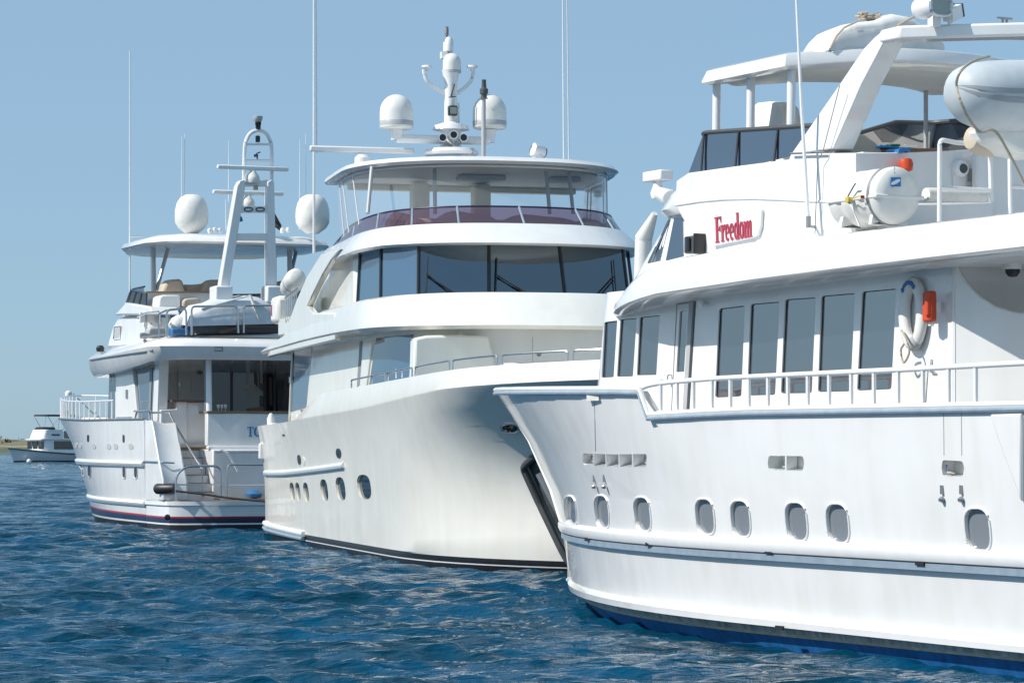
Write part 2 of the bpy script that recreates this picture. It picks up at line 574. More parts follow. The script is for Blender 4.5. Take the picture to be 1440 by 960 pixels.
def serif_word(word, h, origin, ux, uz, depth, mb):
    """upright heavy serif letters as extruded outlines; ux = reading direction, uz = up"""
    o = Vector(origin); ux = Vector(ux); uz = Vector(uz); nz = ux.cross(uz).normalized()
    x = 0.0
    def poly(pts):
        mb.prism([o + ux * (px * h) + uz * (py * h) for px, py in pts], nz * depth)
    def rect(a, b, c, d): poly([(a, c), (b, c), (b, d), (a, d)])
    def ring(cx, cy, rx, ry, ix, iy, g0=None, g1=None):
        N = 22
        for k in range(N):
            t0 = 2 * math.pi * k / N; t1 = 2 * math.pi * (k + 1) / N
            if g0 is not None and g0 < (t0 + t1) / 2 - 2 * math.pi < g1: continue
            poly([(cx + rx * math.cos(t0), cy + ry * math.sin(t0)), (cx + rx * math.cos(t1), cy + ry * math.sin(t1)),
                  (cx + ix * math.cos(t1), cy + iy * math.sin(t1)), (cx + ix * math.cos(t0), cy + iy * math.sin(t0))])
    for ch in word:
        if ch == 'F':
            rect(x - .05, x + .31, 0, .05); rect(x + .04, x + .22, .05, .95); rect(x - .05, x + .52, .95, 1.02); rect(x + .22, x + .40, .5, .57)
            poly([(x + .42, .95), (x + .52, .95), (x + .52, .75)]); poly([(x + .36, .42), (x + .42, .42), (x + .42, .64), (x + .36, .64)]); x += .52
        elif ch == 'r':
            rect(x - .03, x + .23, 0, .05); rect(x + .02, x + .17, .05, .62); rect(x - .03, x + .17, .62, .67)
            poly([(x + .17, .48), (x + .24, .62), (x + .34, .68), (x + .36, .55), (x + .28, .52), (x + .17, .38)]); x += .36
        elif ch == 'e':
            ring(x + .18, .335, .18, .345, .075, .28, -.75, -.06); rect(x + .09, x + .35, .31, .36); x += .39
        elif ch == 'd':
            ring(x + .17, .335, .17, .345, .07, .28); rect(x + .25, x + .40, .05, 1.0); rect(x + .20, x + .40, 1.0, 1.05); rect(x + .25, x + .46, 0, .05); x += .46
        elif ch == 'o':
            ring(x + .19, .335, .19, .345, .075, .28); x += .41
        elif ch == 'm':
            for k in range(3):
                rect(x + .03 + k * .24, x + .16 + k * .24, .05, .6); rect(x - .01 + k * .24, x + .20 + k * .24, 0, .05)
            rect(x - .02, x + .10, .6, .66)
            for k in range(2):
                poly([(x + .16 + k * .24, .5), (x + .22 + k * .24, .62), (x + .33 + k * .24, .68), (x + .40 + k * .24, .58), (x + .27 + k * .24, .58), (x + .16 + k * .24, .4)])
            x += .74
        elif ch == 'T':
            rect(x + .13, x + .51, 0, .05); rect(x + .24, x + .40, .05, .94); rect(x, x + .64, .94, 1.0)
            poly([(x, .94), (x + .07, .94), (x, .74)]); poly([(x + .64, .94), (x + .57, .94), (x + .64, .74)]); x += .70
        elif ch == 'O':
            ring(x + .38, .5, .38, .52, .22, .44); x += .82
        elif ch == '1':
            rect(x + .10, x + .24, .05, 1.0); rect(x, x + .34, 0, .06); poly([(x, .8), (x + .10, .85), (x + .10, 1.0)]); x += .45
    return x * h

# ------------------------------------------------------------------ water
def make_water():
    ang_in = np.linspace(-0.25, 0.25, 400)
    ang_out = np.linspace(0.25, 1.25, 30)[1:]
    ang = np.concatenate([-ang_out[::-1], ang_in, ang_out])
    d = [1.0]
    while d[-1] < 15: d.append(d[-1] * 1.03)
    while d[-1] < 24: d.append(d[-1] * 1.006)
    while d[-1] < 130: d.append(d[-1] * 1.0019)
    while d[-1] < 700: d.append(d[-1] * 1.0022)
    while d[-1] < 30000: d.append(d[-1] * 1.05)
    d = np.array(d)
    Dg, Ag = np.meshgrid(d, np.tan(ang), indexing='ij')
    X = Dg * Ag; Y = Dg.copy(); Z = np.zeros_like(X)
    X0, Y0 = X.copy(), Y.copy()
    rng = np.random.RandomState(11)
    lam = np.exp(rng.uniform(np.log(0.22), np.log(2.1), 150))
    lam.sort()
    th = rng.normal(math.radians(-98), math.radians(26), lam.size)   # running mostly towards the eye
    amp = lam ** 0.7
    amp *= 0.036 / np.sqrt((amp ** 2).sum() / 2)
    amp *= rng.uniform(0.6, 1.4, lam.size)
    big = np.exp(rng.uniform(np.log(2.1), np.log(7.0), 34))
    lam = np.concatenate([lam, big]); th = np.concatenate([th, rng.normal(math.radians(-95), math.radians(28), big.size)]); amp = np.concatenate([amp, 0.0027 * big])
    sp_x = Dg * (ang_in[1] - ang_in[0]); sp_y = np.where(Dg < 130, Dg * 0.0019, Dg * 0.0022)
    sp = np.maximum(sp_x, sp_y)
    gust = 0.75 + 0.5 * (0.5 + 0.5 * np.sin(X0 * 0.31 + 1.3 * np.sin(Y0 * 0.07)) * np.sin(Y0 * 0.11 + 0.8 * np.sin(X0 * 0.21)))
    for l, t, a in zip(lam, th, amp):
        k = 2 * math.pi / l
        w = np.clip((l / sp - 2.0) / 2.0, 0, 1)
        ph = k * (X0 * math.cos(t) + Y0 * math.sin(t)) + rng.uniform(0, 6.28)
        g = gust if l < 3 else 1.0
        Z += w * g * a * np.cos(ph)
        q = 0.75 * w * g * a
        X -= q * math.cos(t) * np.sin(ph); Y -= q * math.sin(t) * np.sin(ph)
    nr, nc = X.shape
    co = np.stack([X, Y, Z], -1).reshape(-1, 3)
    i = np.arange(nr - 1)[:, None] * nc + np.arange(nc - 1)[None, :]
    quads = np.stack([i, i + 1, i + nc + 1, i + nc], -1).reshape(-1, 4)
    me = bpy.data.meshes.new('water')
    me.vertices.add(co.shape[0]); me.vertices.foreach_set('co', co.ravel().astype(np.float32))
    me.loops.add(quads.size); me.loops.foreach_set('vertex_index', quads.ravel().astype(np.int32))
    me.polygons.add(quads.shape[0])
    me.polygons.foreach_set('loop_start', np.arange(0, quads.size, 4, dtype=np.int32))
    me.polygons.foreach_set('loop_total', np.full(quads.shape[0], 4, dtype=np.int32))
    me.update(calc_edges=True); me.shade_smooth()
    m, nt, b = new_mat('sea_water')
    L = nt.links
    b.inputs['Base Color'].default_value = (0.004, 0.050, 0.105, 1)
    b.inputs['Roughness'].default_value = 0.04
    b.inputs['IOR'].default_value = 1.33
    b.inputs['Specular IOR Level'].default_value = 0.29
    b.inputs['Specular Tint'].default_value = (0.74, 0.92, 1.0, 1)
    geo = nt.nodes.new('ShaderNodeNewGeometry')
    mp = nt.nodes.new('ShaderNodeMapping'); mp.inputs['Scale'].default_value = (0.65, 1.5, 1.0)
    L.new(geo.outputs['Position'], mp.inputs['Vector'])
    prev = None
    for sc, st, dist in ((0.35, 0.6, 0.6), (1.9, 0.8, 0.19), (5.0, 0.8, 0.09), (14.0, 0.7, 0.028)):
        n = nt.nodes.new('ShaderNodeTexNoise'); n.inputs['Scale'].default_value = sc; n.inputs['Detail'].default_value = 3
        L.new(mp.outputs[0], n.inputs['Vector'])
        bp = nt.nodes.new('ShaderNodeBump'); bp.inputs['Strength'].default_value = st; bp.inputs['Distance'].default_value = dist
        L.new(n.outputs[0], bp.inputs['Height'])
        if prev is not None: L.new(prev.outputs[0], bp.inputs['Normal'])
        prev = bp
    L.new(prev.outputs[0], b.inputs['Normal'])
    # cloudy greener and bluer patches of the water body
    n = nt.nodes.new('ShaderNodeTexNoise'); n.inputs['Scale'].default_value = 0.5; n.inputs['Detail'].default_value = 4
    L.new(geo.outputs['Position'], n.inputs['Vector'])
    cr = nt.nodes.new('ShaderNodeValToRGB')
    cr.color_ramp.elements[0].position = 0.35; cr.color_ramp.elements[0].color = (0.0005, 0.030, 0.056, 1)
    cr.color_ramp.elements[1].position = 0.65; cr.color_ramp.elements[1].color = (0.0008, 0.055, 0.120, 1)
    L.new(n.outputs[0], cr.inputs[0]); L.new(cr.outputs[0], b.inputs['Base Color'])
    me.materials.append(m)
    o = bpy.data.objects.new('water', me); COL.objects.link(o)
    o['kind'] = 'structure'
make_water()

# ------------------------------------------------------------------ far shore
def make_shore():
    rng = np.random.RandomState(3)
    mb = MB()
    xs = np.linspace(-900, 700, 400)
    rows = [(1195, 0.0), (1205, 0.7), (1222, 1.8), (1250, 3.4), (1275, 5.2), (1300, 6.0), (1340, 5.0), (1500, 0.5)]
    rings = []
    n1 = np.convolve(rng.normal(0, 1, xs.size + 40), np.ones(14) / 14, 'same')[20:-20]
    n2 = np.convolve(rng.normal(0, 1, xs.size + 40), np.ones(4) / 4, 'same')[20:-20]
    for y, z in rows:
        rings.append([Vector((x, y + 8 * n1[i], max(-0.3, z * (1 + 0.35 * n1[i]) + (0.35 * n2[i] if z > 3 else 0) - 0.05))) for i, x in enumerate(xs)])
    mb.loft(rings, False, False)
    m, nt, b = new_mat('dune_land')
    L = nt.links
    geo = nt.nodes.new('ShaderNodeNewGeometry')
    sx = nt.nodes.new('ShaderNodeSeparateXYZ'); L.new(geo.outputs['Position'], sx.inputs[0])
    nz = nt.nodes.new('ShaderNodeTexNoise'); nz.inputs['Scale'].default_value = 0.12; nz.inputs['Detail'].default_value = 6
    L.new(geo.outputs['Position'], nz.inputs['Vector'])
    ad = nt.nodes.new('ShaderNodeMath'); ad.operation = 'MULTIPLY_ADD'; ad.inputs[1].default_value = 2.4; 
    L.new(nz.outputs[0], ad.inputs[0]); L.new(sx.outputs['Z'], ad.inputs[2])
    mr = nt.nodes.new('ShaderNodeMapRange'); mr.inputs['From Min'].default_value = 0.8; mr.inputs['From Max'].default_value = 8.0
    L.new(ad.outputs[0], mr.inputs['Value'])
    cr = nt.nodes.new('ShaderNodeValToRGB')
    e = cr.color_ramp.elements
    e[0].position = 0.0; e[0].color = (0.10, 0.11, 0.05, 1)
    e[1].position = 1.0; e[1].color = (0.17, 0.16, 0.085, 1)
    for p, c in ((0.14, (0.07, 0.09, 0.035, 1)), (0.28, (0.10, 0.11, 0.05, 1)), (0.32, (0.30, 0.26, 0.18, 1)), (0.36, (0.28, 0.24, 0.17, 1)), (0.40, (0.16, 0.14, 0.075, 1))):
        q = e.new(p); q.color = c
    L.new(mr.outputs[0], cr.inputs[0]); L.new(cr.outputs[0], b.inputs['Base Color'])
    b.inputs['Roughness'].default_value = 0.95
    o = mb.build('shore', 'dune_land'); o['kind'] = 'structure'
    # scrub along the crest
    m, nt, b = new_mat('scrub')
    b.inputs['Base Color'].default_value = (0.07, 0.085, 0.05, 1); b.inputs['Roughness'].default_value = 0.95
    sb = MB()
    for k in range(900):
        x = rng.uniform(-420, 300); i = int((x + 900) / 1600 * 399)
        big = (-232 < x < -222) or (-213 < x < -209) or (-178 < x < -150) or rng.rand() < 0.03
        yy = rng.uniform(1255, 1310)
        z = (3.4 + (yy - 1250) / 50 * 2.6) * (1 + 0.35 * n1[i])
        s = rng.uniform(1.2, 2.4) if big else rng.uniform(0.3, 0.8)
        for j in range(5):
            p = Vector((x + rng.normal(0, s * .6), yy + rng.normal(0, s * .6), z + abs(rng.normal(0, s * .35))))
            a = Vector(rng.normal(0, 1, 3)).normalized() * s * .5; c = Vector(rng.normal(0, 1, 3)).normalized() * s * .5
            sb.add([p - a, p + c, p + a, p - c], [(0, 1, 2, 3)])
    o = sb.build('scrub', 'scrub', smooth=0)
    describe(o, 'low dark green scrub growing along the far dune shore', 'scrub', kind='stuff')
make_shore()

# ------------------------------------------------------------------ small trawler yacht far off on the left
T = Frame(-69.6, 430.0, -0.64, -0.77)
def make_trawler():
    t = thing(T, (0, 0, 0), 'trawler_yacht', 'small white trawler with a dark bimini, anchored far off at the left below the dunes', 'boat')
    t.scale = (1.3, 1.3, 1.3)
    us = [0, .03, .08, .15, .25, .4, .6, .8, 1]
    lv = [(5.6, 1.3, 6, 2), (5.75, 1.6, 6, 2), (6.1, 1.9, 6, 2.2), (6.5, 2.0, 6.5, 2.2)]
    f = lambda a, b: (lambda x: b + (a - b) * max(0, (x + 2) / 8.5) ** 1.6)
    mb, rg = hull(lv, -6.0, us, [f(-.4, -.4), f(.16, .16), f(.9, .7), f(1.7, 1.05)], 1.0, [1, 0, 0, 0])
    mb.build('hull', ['trim_white', 'antifoul_black'], t)
    s = MB(); s.loft([[Vector((p.x, p.y, p.z)) for p in rg[i][2:6]] for i in range(2, 8)], False, False)
    MB().tube([r[4] + Vector((0, .03, -.12)) for r in rg], .07, 6).tube([Vector((r[4].x, -r[4].y - .03, r[4].z - .12)) for r in rg], .07, 6).build('rub_rail', 'dark_grey', t)
    h = MB().loft([nose(2.6, 1.5, 1.0, -3.2, 1.0, 4, 10), nose(2.3, 1.45, 1.0, -3.2, 2.55, 4, 10)])
    h.build('cabin', 'trim_white', t, bevel=.05)
    for side in (1, -1):
        MB().box((-.6, side * 1.49, 1.95), (3.0, .06, .95)).build('window', 'dark_glass', t)
        MB().box((-2.5, side * 1.49, 1.95), (.7, .06, .95)).build('window', 'dark_glass', t)
    for y in (-.95, 0, .95):
        MB().box((2.45, y, 1.95), (.16, .75, .85)).build('window', 'dark_glass', t)
    fb = MB().loft([nose(2.9, 1.55, .8, -3.6, 2.55, 4, 10), nose(2.9, 1.55, .8, -3.6, 2.68, 4, 10)]); fb.build('cabin_roof', 'trim_white', t)
    MB().loft([nose(2.5, 1.35, .8, -.6, 2.68, 4, 10), nose(2.0, 1.3, .8, -.6, 3.75, 4, 10)]).build('flybridge', 'trim_white', t, bevel=.05)
    MB().box((.55, 1.36, 3.15), (1.2, .03, .18)).build('name_stripe', 'navy_paint', t)
    MB().loft([nose(1.9, 1.3, .8, .6, 3.75, 4, 10), nose(1.6, 1.2, .8, .6, 4.05, 4, 10)]).build('windscreen', 'dark_glass', t)
    MB().loft([nose(1.9, 1.25, .6, -2.6, 5.3, 4, 10), nose(1.8, 1.2, .6, -2.5, 5.5, 4, 10)]).build('bimini', 'navy_canvas', t, bevel=.05)
    fm = MB()
    for x, x2 in ((1.6, .4), (-.2, .1), (-2.4, -.6)):
        for y in (-1.2, 1.2): fm.tube([(x, y, 5.3), (x2, y, 3.7)], .03, 5)
    fm.build('bimini_frame', 'steel', t)
    MB().tube([(-3.4, 0, 2.6), (-3.4, 0, 8.0)], .07, 6).tube([(-3.4, 0, 7.9), (-8.2, 0, 4.4)], .05, 5).tube([(-3.4, 0, 3.4), (-8.0, 0, 4.3)], .04, 5).build('mast', 'dull_metal', t)
    dome(MB(), (-2.6, 0, 7.6), .42, .75, 12).build('radar_dome', 'trim_white', t)
    MB().lathe((-2.2, 0, 5.75), [(.1, -.3), (.45, 0), (.48, .1), (.3, .25)], n=12).build('radar', 'dull_metal', t)
    MB().box((-3.3, 0, 3.2), (1.2, 2.2, .9)).build('dinghy_cover', 'navy_canvas', t, bevel=.15)
    c = MB()
    for x in (6.2, 5.2, 4.2, 3.2):
        c.tube([(x, max(.15, 1.9 * (1 - ((x + .0) / 6.5) ** 3)), 1.8), (x, max(.15, 1.9 * (1 - (x / 6.5) ** 3)), 2.4)], .025, 5)
    c.tube([(x, max(.15, 1.9 * (1 - (x / 6.5) ** 3)), 2.4) for x in (6.2, 5.2, 4.2, 3.2)], .025, 5)
    c.build('guardrail', 'steel', t)
    MB().box((-4.6, 0, 1.5), (2.6, 3.2, .5)).build('cockpit', 'trim_white', t, bevel=.05)
    MB().box((-5.4, .9, 2.0), (.5, .8, .6)).build('outboard_cover', 'black_rubber', t, bevel=.1)
make_trawler()
bu = MB().lathe((0, 0, 0), [(.1, -.3), (.3, -.15), (.38, .1), (.3, .35), (.1, .5)], n=12)
Bq = Frame(-72.0, 424.0, 1, 0)
lone(Bq, bu, (0, 0, -.05), 'mooring_buoy', 'trim_white', 'tiny white mooring buoy floating in front of the small trawler', 'buoy')

# ================================================================== the yacht nearest on the right
D0 = 1e4 / 229
A = Frame((835 - 720) / F * D0, D0, math.sin(R(-29)), math.cos(R(-29)))
YA = thing(A, (0, 0, 0), 'motor_yacht', 'white motor yacht carrying the red Freedom name board, nearest at the right', 'yacht', 'large white motor yachts')

def sheer(pairs):
    xs = [p[0] for p in pairs]; zs = [p[1] for p in pairs]
    return lambda x: float(np.interp(x, xs, zs))

A_END = -27.0
us = [0, .004, .012, .024, .04, .06, .085, .11, .14, .17, .20, .235, .27, .2955, .3030, .34, .38, .43, .48, .54, .62, .70, .8, .9, 1.0]
lvA = [(-1.4, 1.90, 9, 2.2), (.30, 2.36, 9, 2.2), (.33, 2.37, 9, 2.2), (.52, 2.40, 9, 2.2), (.74, 2.54, 9, 2.2), (.78, 2.55, 9, 2.2), (.72, 2.44, 9.2, 2.2),
       (.92, 2.58, 9.4, 2.2), (1.30, 2.66, 9.8, 2.2), (2.0, 2.73, 10, 2.25), (3.0, 2.78, 9.6, 2.3)]
S = sheer
zsA = [S([(-30, -.7), (3, -.7)]), S([(-30, .14), (-8, .15), (.3, .15)]), S([(-30, .17), (-8, .185), (.3, .19)]), S([(-30, .23), (-13, .25), (-8, .27), (.5, .30)]),
       S([(-30, .24), (-13, .26), (-8, .28), (.8, .31)]), S([(-30, .31), (-13, .33), (-8, .36), (.8, .40)]), S([(-30, .35), (-13, .37), (-8, .41), (.8, .45)]),
       S([(-30, 1.2), (3, 1.2)]), S([(-30, 1.75), (3, 1.80)]), S([(-30, 2.35), (-6, 2.4), (3, 2.60)]),
       S([(-27, 2.92), (-8, 2.92), (-6.07, 2.88), (-5.86, 3.22), (-3, 3.27), (3.0, 3.37)])]
hm, rgA = hull(lvA, A_END, us, zsA, 2.15, [1, 2, 3, 3, 0, 0, 0, 0, 0, 0, 0], inner=.12)
hull_bvh = hm.bvh()
hullA = hm.build('hull', ['white_paint', 'antifoul_blue', 'orange_line', 'grimy_band'], YA)

# portholes, vents: outlines on the hull side
PORT = [(803, 718, 7.5, 20), (847, 719, 9.5, 22), (904, 722.5, 11, 23), (992, 726, 12.5, 24), (1042, 729, 13, 24.5), (1120.5, 733, 14.5, 26), (1178.5, 735.5, 15, 26.5), (1375.5, 744.5, 17, 29)]
VENT = [[(819.5, 637), (908.5, 638), (909.5, 642), (908.5, 656.5), (821, 653.5), (819, 648)], [(1081, 640.5), (1129, 641), (1131, 650), (1129, 661.5), (1081, 660), (1079.5, 650)],
        [(1325.5, 646.5), (1353, 648), (1356, 657), (1354, 669), (1326, 669.5), (1324, 657)]]
cutters = []; portp = []; ventp = []
for cx, cy, w, h in PORT:
    q = blob(cx, cy, w, h, 2.9, 22, skew=.10)
    pts, n = on(A, hull_bvh, q)
    cutters.append(([p + n * .08 for p in pts], -n * .125)); portp.append((pts, n))
for q in VENT:
    pts, n = on(A, hull_bvh, rq(q, 3))
    cutters.append(([p + n * .08 for p in pts], -n * .30)); ventp.append((pts, n, q))
cut(hullA, cutters)
for pts, n in portp:
    c = sum(pts, Vector()) / len(pts)
    g = MB().prism([c + (p - c) * 1.02 - n * .034 for p in pts], -n * .008).build('porthole', 'porthole_glass', hullA)
    MB().tube([c + (p - c) * 1.06 + n * .006 for p in pts], .014, 8, True).build('porthole_frame', 'trim_white', hullA)
def fairlead(px, py, w):
    p, n = A.hit(px, py, hull_bvh)
    if p is None: return
    MB().tube([p - n * .12 + Vector((0, 0, -.01)), p - n * .02 + Vector((0, 0, .03)), p - n * .02 + Vector((0, 0, .10))], .022, 8).build('fairlead', 'steel', hullA)
for x, y in ((831, 651), (906, 653), (1104, 655), (1099, 658), (1330, 666)): fairlead(x, y, 2)
for q in VENT:
    pts, n = on(A, hull_bvh, rq(q, 3))
    c = sum(pts, Vector()) / len(pts)
    MB().prism([c + (p - c) * 1.01 - n * .17 for p in pts], -n * .015).build('vent_shade_back', 'soffit', hullA)  # greyer than the hull: shade inside the vent painted on a plate
for pts, n, q in ventp[:1]:
    for px in (835, 852.5, 871, 890):
        a, m = A.hit(px, 635, hull_bvh); b, m = A.hit(px + .6, 658, hull_bvh)
        MB().prism([a + Vector((0, 0, -.015)), b + Vector((0, 0, .015)), b - m * .16, a - m * .16], Vector((.03, 0, 0))).build('vent_divider', 'trim_white', hullA)
for pts, n, q in ventp[1:2]:
    a, m = A.hit(1106, 640, hull_bvh); b, m = A.hit(1106, 661, hull_bvh)
    MB().prism([a, b, b - m * .16, a - m * .16], Vector((.03, 0, 0))).build('vent_divider', 'trim_white', hullA)
for px, py in ((837, 676), (851, 676), (1326, 693), (1353, 693)):
    p, n = A.hit(px, py, hull_bvh)
    MB().box(p + n * .012 + Vector((0, 0, .04)), (.04, .03, .10)).lathe(p + n * .0 + Vector((0, 0, -.07)), [(.03, 0), (.036, .02), (.02, .05)], axis=n, n=10).build('drain_flap', 'dull_metal', hullA)

# rails along the hull
def along(level, dz=0.0, dy=0.0, side=1, u0=0, u1=999):
    out = []
    for i, u in enumerate(us):
        if u0 <= u <= u1:
            p = rgA[i][level + 1].copy(); p.y = (p.y + dy) * side; p.z += dz; out.append(p)
    return out
for s in (1, -1):
    rb = MB(); pr = along(7, .0, .0, s)
    sec = [(0.0, -.10), (.07, -.085), (.10, -.03), (.10, .03), (.06, .07), (0.0, .085)]
    rb.loft([[Vector((p.x, p.y + s * (a if p.y != 0 else 0), p.z + .075 + b)) for a, b in sec] for p in pr], True, True)
    rb.build('rub_rail', 'trim_white', hullA)
    MB().loft([[Vector((p.x, p.y + s * a, p.z - .10 + b)) for a, b in ((0, 0), (.045, -.01), (.05, .07), (0, .07))] for p in along(7, 0, 0, s, .02)], True, True).build('rub_rail_shade', 'blue_grey_trim_shade', hullA)  # shade on the white below the rub rail, painted as a strip
for px, py in ((833, 757), (919, 764), (1087, 774), (1300, 790), (1102, 881)):
    p, n = A.hit(px, py, hull_bvh)
    if p: MB().box(p + n * .06, (.16, .03, .05)).build('scupper', 'black_rubber', hullA)
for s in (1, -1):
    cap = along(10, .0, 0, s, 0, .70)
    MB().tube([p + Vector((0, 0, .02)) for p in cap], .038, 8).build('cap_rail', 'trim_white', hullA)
    MB().tube([p + Vector((0, .018 * s, -.035)) for p in cap], .030, 8).build('cap_rail_shade', 'blue_grey_trim_shade', hullA)  # shaded underside of the cap rail, painted as a blue-grey line
for px in (1327, 1352):
    ps = [A.hit(px + (y - 580) * .01, y, hull_bvh)[0] for y in (580, 610, 640)]
    MB().tube(ps, .006, 5).build('gate_seam', 'tail_grey', hullA)
ps = [A.hit(836 + (y - 560) * .02, y, hull_bvh)[0] for y in (556, 590, 634)]
MB().tube(ps, .006, 5).build('gate_seam', 'tail_grey', hullA)
p, n = A.hit(836, 556, hull_bvh)
MB().box(p + n * .0 + Vector((0, 0, -.02)), (.32, .06, .10)).build('bow_chock', 'dirty_white', hullA)
wpts, wn_ = on(A, hull_bvh, [(1396, 582), (1439, 581), (1439.5, 640), (1439.5, 705), (1432, 682), (1418, 645), (1406, 612)])
MB().prism([p + wn_ * .045 for p in wpts], -wn_ * .09).build('wing_plate', 'white_paint', hullA, bevel=.02)
# stem plate
MB().tube([Vector((a[0] + .01, 0, z(a[0]))) for a, z in zip(lvA[5:], zsA[5:])], .035, 8).build('stem_band', 'trim_white', hullA)

# top of the bulwark: guardrail with stanchions
rail = MB(); gr = []
for i, u in enumerate(us):
    pass
zr = 3.345
def deck_y(x):
    t = max(0.0, (x - (3.0 - 9.6)) / 9.6)
    return 2.78 * (1 - t ** 2.3)
path = [Vector((x, deck_y(x) - .05, z)) for x, z in ((-5.75, 3.24), (-6.2, 3.30), (-7.4, 3.335), (-8.5, 3.345), (-9.5, 3.35), (-10.5, 3.355), (-11.5, 3.36), (-12.5, 3.37), (-13.5, 3.38), (-15, 3.39), (-17, 3.4))]
grl = MB().tube(smoothpath(path, 3), .034, 10).build('guardrail', 'trim_white', YA)
MB().tube([Vector((v.x, -v.y, v.z)) for v in smoothpath(path, 3)], .034, 8).build('guardrail', 'trim_white', YA)
for px in (932, 955, 978, 1004, 1030, 1056, 1083, 1111, 1139, 1169, 1200, 1232, 1266, 1301, 1337, 1375):
    b = A.at(px, 578, y=2.70)
    MB().tube([(b.x, 2.73, 2.93), (b.x, 2.73, 3.35)], .026, 8).lathe((b.x, 2.73, 2.925), [(.05, 0), (.05, .022), (.03, .03)], n=10).build('stanchion', 'trim_white', grl)

# main deck house
HY = 2.0
hs = MB().loft([nose(-3.0, HY, 1.0, -11.5, 2.0, 5, 16), nose(-3.05, HY, 1.0, -11.5, 3.3, 5, 16), nose(-3.3, HY, 1.0, -11.5, 4.62, 5, 16)])
hs_bvh = hs.bvh()
houseA = hs.build('deckhouse', 'white_paint', YA)
W = [[(1011, 434), (1047.5, 429.5), (1042.5, 557), (1005.5, 559)], [(1055.5, 427.5), (1096.5, 424), (1090, 555), (1050.5, 556)], [(1104, 421), (1147.5, 418), (1141.5, 552.5), (1098, 553)],
     [(1155, 416), (1202.5, 412), (1196, 550), (1150, 551)], [(1212.5, 410), (1260.5, 405.5), (1253.5, 547), (1205, 549)],
     [(850, 453), (868, 450.5), (863, 530), (846, 531)], [(872.5, 449), (895.5, 447), (890, 529), (867.5, 529.5)], [(899.5, 446), (928, 443), (923, 527), (895.5, 527.5)]]
cuts = []; ws = []
for k, w in enumerate(W):
    pts, n = on(A, hs_bvh, rq(w, 3.5 if k < 5 else 1.5))
    cuts.append(([p + n * .05 for p in pts], -n * .085)); ws.append((pts, n))
dq = rq([(956, 437.5), (967.5, 436), (962, 522.5), (951, 523)], 1)
dpts, dn = on(A, hs_bvh, dq)
cuts.append(([p + dn * .05 for p in dpts], -dn * .075))
cut(houseA, cuts)
for pts, n in ws:
    c = sum(pts, Vector()) / len(pts)
    w = MB().prism([c + (p - c) * 1.01 - n * .028 for p in pts], -n * .012).build('window', 'window_glass', houseA)
    MB().tube([c + (p - c) * .995 - n * .026 for p in pts], .008, 6, True).build('window_seal', 'black_rubber', houseA)
# side door beside the forward windows
def wall(px, py, out=0.0):
    p, n = A.hit(px, py, hs_bvh); return p + n * out
dq2 = [(952, 428), (973, 425), (964, 583), (944, 584)]
dr = MB(); 
for a, b in ((0, 1), (1, 2), (3, 0)):
    dr.tube([wall(*dq2[a], .0), wall(*dq2[b], .0)], .008, 5)
door = dr.build('door', 'mid_grey', YA)
MB().prism([p - dn * .02 for p in dpts], -dn * .012).build('door_window', 'window_glass', door)
a = wall(944.5, 527); b = wall(943.5, 539)
MB().tube(roundpath([a, a + Vector((0, .06, 0)), b + Vector((0, .06, 0)), b], .03), .012, 6).build('door_handle', 'steel', door)
q = [(971, 425), (976.5, 424), (967, 582), (961.5, 583)]
MB().prism([wall(*c, .004) for c in q], Vector((0, .02, 0))).build('door_jamb', 'tail_grey', houseA)
MB().tube([wall(978, 424, .0), wall(968.5, 582, .0)], .014, 6).build('wall_joint', 'dark_grey', houseA)
q = [(1268.5, 516), (1306, 515), (1302, 571), (1264, 572)]
MB().prism([wall(*c, .004) for c in q], Vector((0, .012, 0))).build('locker_door', 'soffit', houseA)
MB().tube(roundpath([wall(1311, 505, .01), wall(1311, 523, .03), wall(1318, 523, .03)], .02), .012, 6).build('wall_hook', 'steel', houseA)
q = [wall(x, y, .004) for x, y in ((1352, 534), (1368, 534))]
p1 = wall(993, 427, .0)
MB().tube([p1, p1 + Vector((0, .05, .0))], .02, 8).lathe(p1 + Vector((0, .09, 0)), [(.0, -.05), (.05, -.03), (.05, .03), (0, .05)], n=12).build('deck_lamp', 'trim_white', houseA)

# raked wing at the after end of the house
P0 = Vector((-11.5, HY - .01, 3.0)); dirw = Vector((-.80, -.60, 0)); nw = Vector((-.60, .80, 0))
def wingp(px, py): return A.at(px, py, pl=(P0, nw))
wing_px = [(1338, 362), (1346, 362), (1349, 380), (1360, 398), (1378, 416), (1400, 430), (1425, 438), (1470, 443), (1520, 445), (1520, 590), (1337, 590)]
MB().prism([wingp(*q) for q in wing_px], -nw * .10).build('side_wing', 'white_paint', YA, bevel=.02)
MB().box((-14.6, -.4, 3.3), (3.2, 2.3, 2.4)).build('aft_bulkhead', 'white_paint', YA)
MB().box((-12.95, -.2, 3.9), (.04, .8, 1.2)).build('aft_window', 'window_glass', YA)

